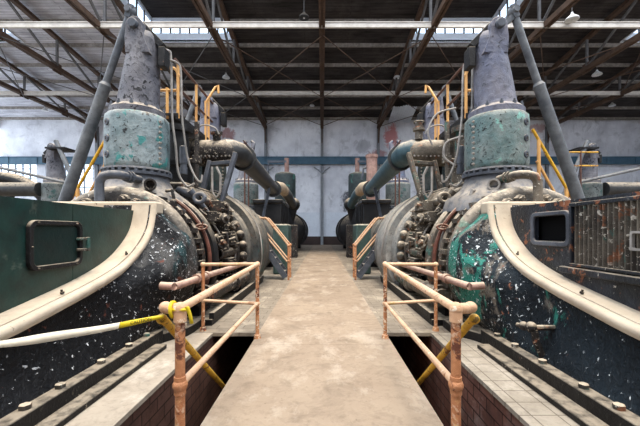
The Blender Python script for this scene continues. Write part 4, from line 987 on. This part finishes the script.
# ------------------------------------------------------------------ guard rails beside the pits
def guard(s):
    L = s < 0; X = lambda a: s*a; side = 'left' if L else 'right'
    an, af, am = (0.885, 0.935, 1.85) if L else (0.835, 0.915, 1.77)
    yn, yf, ym = 2.12, 4.92, 5.29
    g = thing('guard_rail', (X(an), yn, 0), 'rusty peach pipe railing by the %s pit%s' % (side, ', caution tape tied to it' if L else ''), 'railing', 'pipe guard rails beside the pits')
    zt = 1.065; zm = 0.59
    po = MB().tube([(X(an),yn,0.0),(X(an),yn,zt)], 0.030, 16).lathe((X(an),yn,0), (0,0,1), [(0,0.055),(0.012,0.055),(0.014,0.03)], 16).build('post', M['post'], g)
    MB().ball((X(an),yn,zm), 0.046, 16).lathe((X(an),yn,0), (0,0,1), [(zm-0.055,0.03),(zm-0.055,0.036),(zm+0.055,0.036),(zm+0.055,0.03)], 16).build('tee_fitting', M['post'], po)
    MB().ball((X(an),yn,zt), 0.043, 16).tube([(X(an),yn,zt-0.08),(X(an),yn,zt)], 0.039, 14).ball((X(an+0.1),yn+0.02,zt+0.005), 0.04, 16, (1,1,0.92)).tube([(X(an),yn,zt),(X(an+0.1),yn+0.02,zt)], 0.034, 14).build('corner_fitting', M['rail'], po)
    po = MB().tube([(X(af),yf,0.0),(X(af),yf,1.07)], 0.027, 14).lathe((X(af),yf,0), (0,0,1), [(0,0.05),(0.05,0.045),(0.055,0.027)], 14).build('post', M['post'], g)
    MB().ball((X(af),yf,1.07), 0.04, 14).build('tee_fitting', M['rail'], po)
    MB().ball((X(af),yf,0.5), 0.04, 14).build('tee_fitting', M['rail'], po)
    po = MB().tube([(X(am),ym,0.0),(X(am),ym,1.03)], 0.027, 14).lathe((X(am),ym,0), (0,0,1), [(0,0.05),(0.05,0.045),(0.055,0.027)], 14).build('post', M['post'], g)
    MB().ball((X(am),ym,1.03), 0.04, 14).build('tee_fitting', M['rail'], po)
    MB().ball((X(am),ym,0.47), 0.04, 14).build('tee_fitting', M['rail'], po)
    MB().tube([(X(an),yn,zt),(X(af),yf,1.07)], 0.029, 14).build('top_rail', M['rail'], g)
    MB().tube([(X(an),yn,zm),(X(af),yf,0.5)], 0.024, 12).build('mid_rail', M['rail'], g)
    MB().tube([(X(af),yf,1.07),(X(am),ym,1.03)], 0.026, 12).build('top_rail', M['rail'], g)
    MB().tube([(X(af),yf,0.5),(X(am),ym,0.47)], 0.024, 12).build('mid_rail', M['rail'], g)
    a0 = an + 0.115
    y = thing('pit_handrail', (X(a0), 2.2, 0), 'yellow pipe handrail slanting down into the pit %s of the aisle' % side, 'handrail', 'yellow handrails into the pits')
    MB().tube([(X(a0+0.02),2.17,0.995),(X(1.145 if L else 1.09),3.84,-0.17),(X(1.24 if L else 1.18),5.17,-1.1)], 0.027, 12).build('pipe', M['yellow_rail'], y)
    MB().ball((X(a0+0.02),2.165,0.99), 0.034, 12).build('elbow', M['yellow_rail'], y)
for s in (-1, 1): guard(s)

# caution tape from the left near post to the engine rim
pts = smooth_path([(-0.985,2.12,1.02),(-1.12,2.13,0.99),(-1.35,2.12,0.944),(-1.62,2.1,0.905),(-1.88,2.06,0.872),(-2.1,2.0,0.862),(-2.3,1.92,0.858),(-2.425,1.86,0.856)], 6)
tp = thing('caution_tape', (-0.985, 2.12, 1.0), 'yellow and faded caution tape stretched from the left rail post to the engine', 'tape')
def ribbon(sub, nm, mat):
    rows = [[], []]
    for i, p in sub:
        t = i/(len(pts)-1)
        w = 0.010 + 0.018*min(1, t*2.2) if t < 0.5 else 0.028 - 0.021*(t-0.5)/0.3 if t < 0.8 else 0.007 + 0.05*(t-0.8)
        tw = R(14 + 60*max(0, t-0.55))
        d = Vector((0.1, math.sin(tw), math.cos(tw))) * w
        rows[0].append(p - d); rows[1].append(p + d)
    o = MB().grid(rows).build(nm, mat, tp)
    q = o.modifiers.new('thickness', 'SOLIDIFY'); q.thickness = 0.0015
    return o
en = list(enumerate(pts)); n1, n2 = 10, 31
yel = ribbon(en[:n1+1], 'tape_yellow', M['tape_yellow']); ribbon(en[n1:n2+1], 'tape_faded', M['tape_pale']); ribbon(en[n2:], 'tape_yellow', M['tape_yellow'])
m = MB().ring((-0.885,2.12,1.065), (0.8,0,0.6), 0.05, 0.012, 20, 6).ring((-0.93,2.125,1.06), (1,0,0.1), 0.045, 0.012, 20, 6)
m.build('knot', M['tape_yellow'], tp)
rows = [[(-0.845+0.007*k, 2.08-0.002*k, 1.085-0.0028*k*k) for k in range(7)], [(-0.82+0.007*k, 2.075-0.002*k, 1.09-0.0028*k*k) for k in range(7)]]
o = MB().grid(rows).build('tape_tail', M['tape_yellow'], tp); q = o.modifiers.new('thickness', 'SOLIDIFY'); q.thickness = 0.0015
# lettering printed on the yellow length near the post
cu = bpy.data.curves.new('lettering', 'FONT'); cu.body = 'CAUTION'; cu.size = 0.03; cu.extrude = 0.0004; cu.align_x = 'CENTER'; cu.align_y = 'CENTER'
to = bpy.data.objects.new('lettering_curve', cu); COL.objects.link(to)
bpy.context.view_layer.update()
me = bpy.data.meshes.new_from_object(to.evaluated_get(bpy.context.evaluated_depsgraph_get()))
bpy.data.objects.remove(to, do_unlink=True); bpy.data.curves.remove(cu)
me.materials.clear(); me.materials.append(M['tape_ink'])
lt = bpy.data.objects.new('lettering', me); COL.objects.link(lt); lt.parent = tp
pc = Vector((-1.13, 2.126, 0.987)) - Vector(tp.location)
dirv = (Vector((-1.12,2.13,0.99)) - Vector((-1.35,2.12,0.944))).normalized()
lt.location = pc + Vector((0,-0.004,0.0))
lt.rotation_euler = (R(90-12), math.atan2(-dirv.z, dirv.x), 0)

# ------------------------------------------------------------------ light: daylight only
w = bpy.data.worlds.new('daylight'); scene.world = w; w.use_nodes = True
nt = w.node_tree; nt.nodes.clear()
wo = nt.nodes.new('ShaderNodeOutputWorld'); bg = nt.nodes.new('ShaderNodeBackground')
bg.inputs[0].default_value = (0.80, 0.89, 1.0, 1); bg.inputs[1].default_value = 4.0
nt.links.new(bg.outputs[0], wo.inputs[0])
su = bpy.data.lights.new('sun', 'SUN'); su.energy = 5.0; su.angle = R(25); su.color = (1.0, 0.92, 0.80)
sun = bpy.data.objects.new('sun', su); COL.objects.link(sun); sun.location = (0, 0, 40); sun.rotation_euler = (R(20), R(3), 0)

scene.view_settings.view_transform = 'Standard'; scene.view_settings.look = 'None'
scene.view_settings.gamma = 1.0; scene.view_settings.exposure = 0.03; scene.view_settings.use_curve_mapping = False
scene.cycles.use_denoising = True
scene.cycles.max_bounces = 8; scene.cycles.diffuse_bounces = 5; scene.cycles.transparent_max_bounces = 12
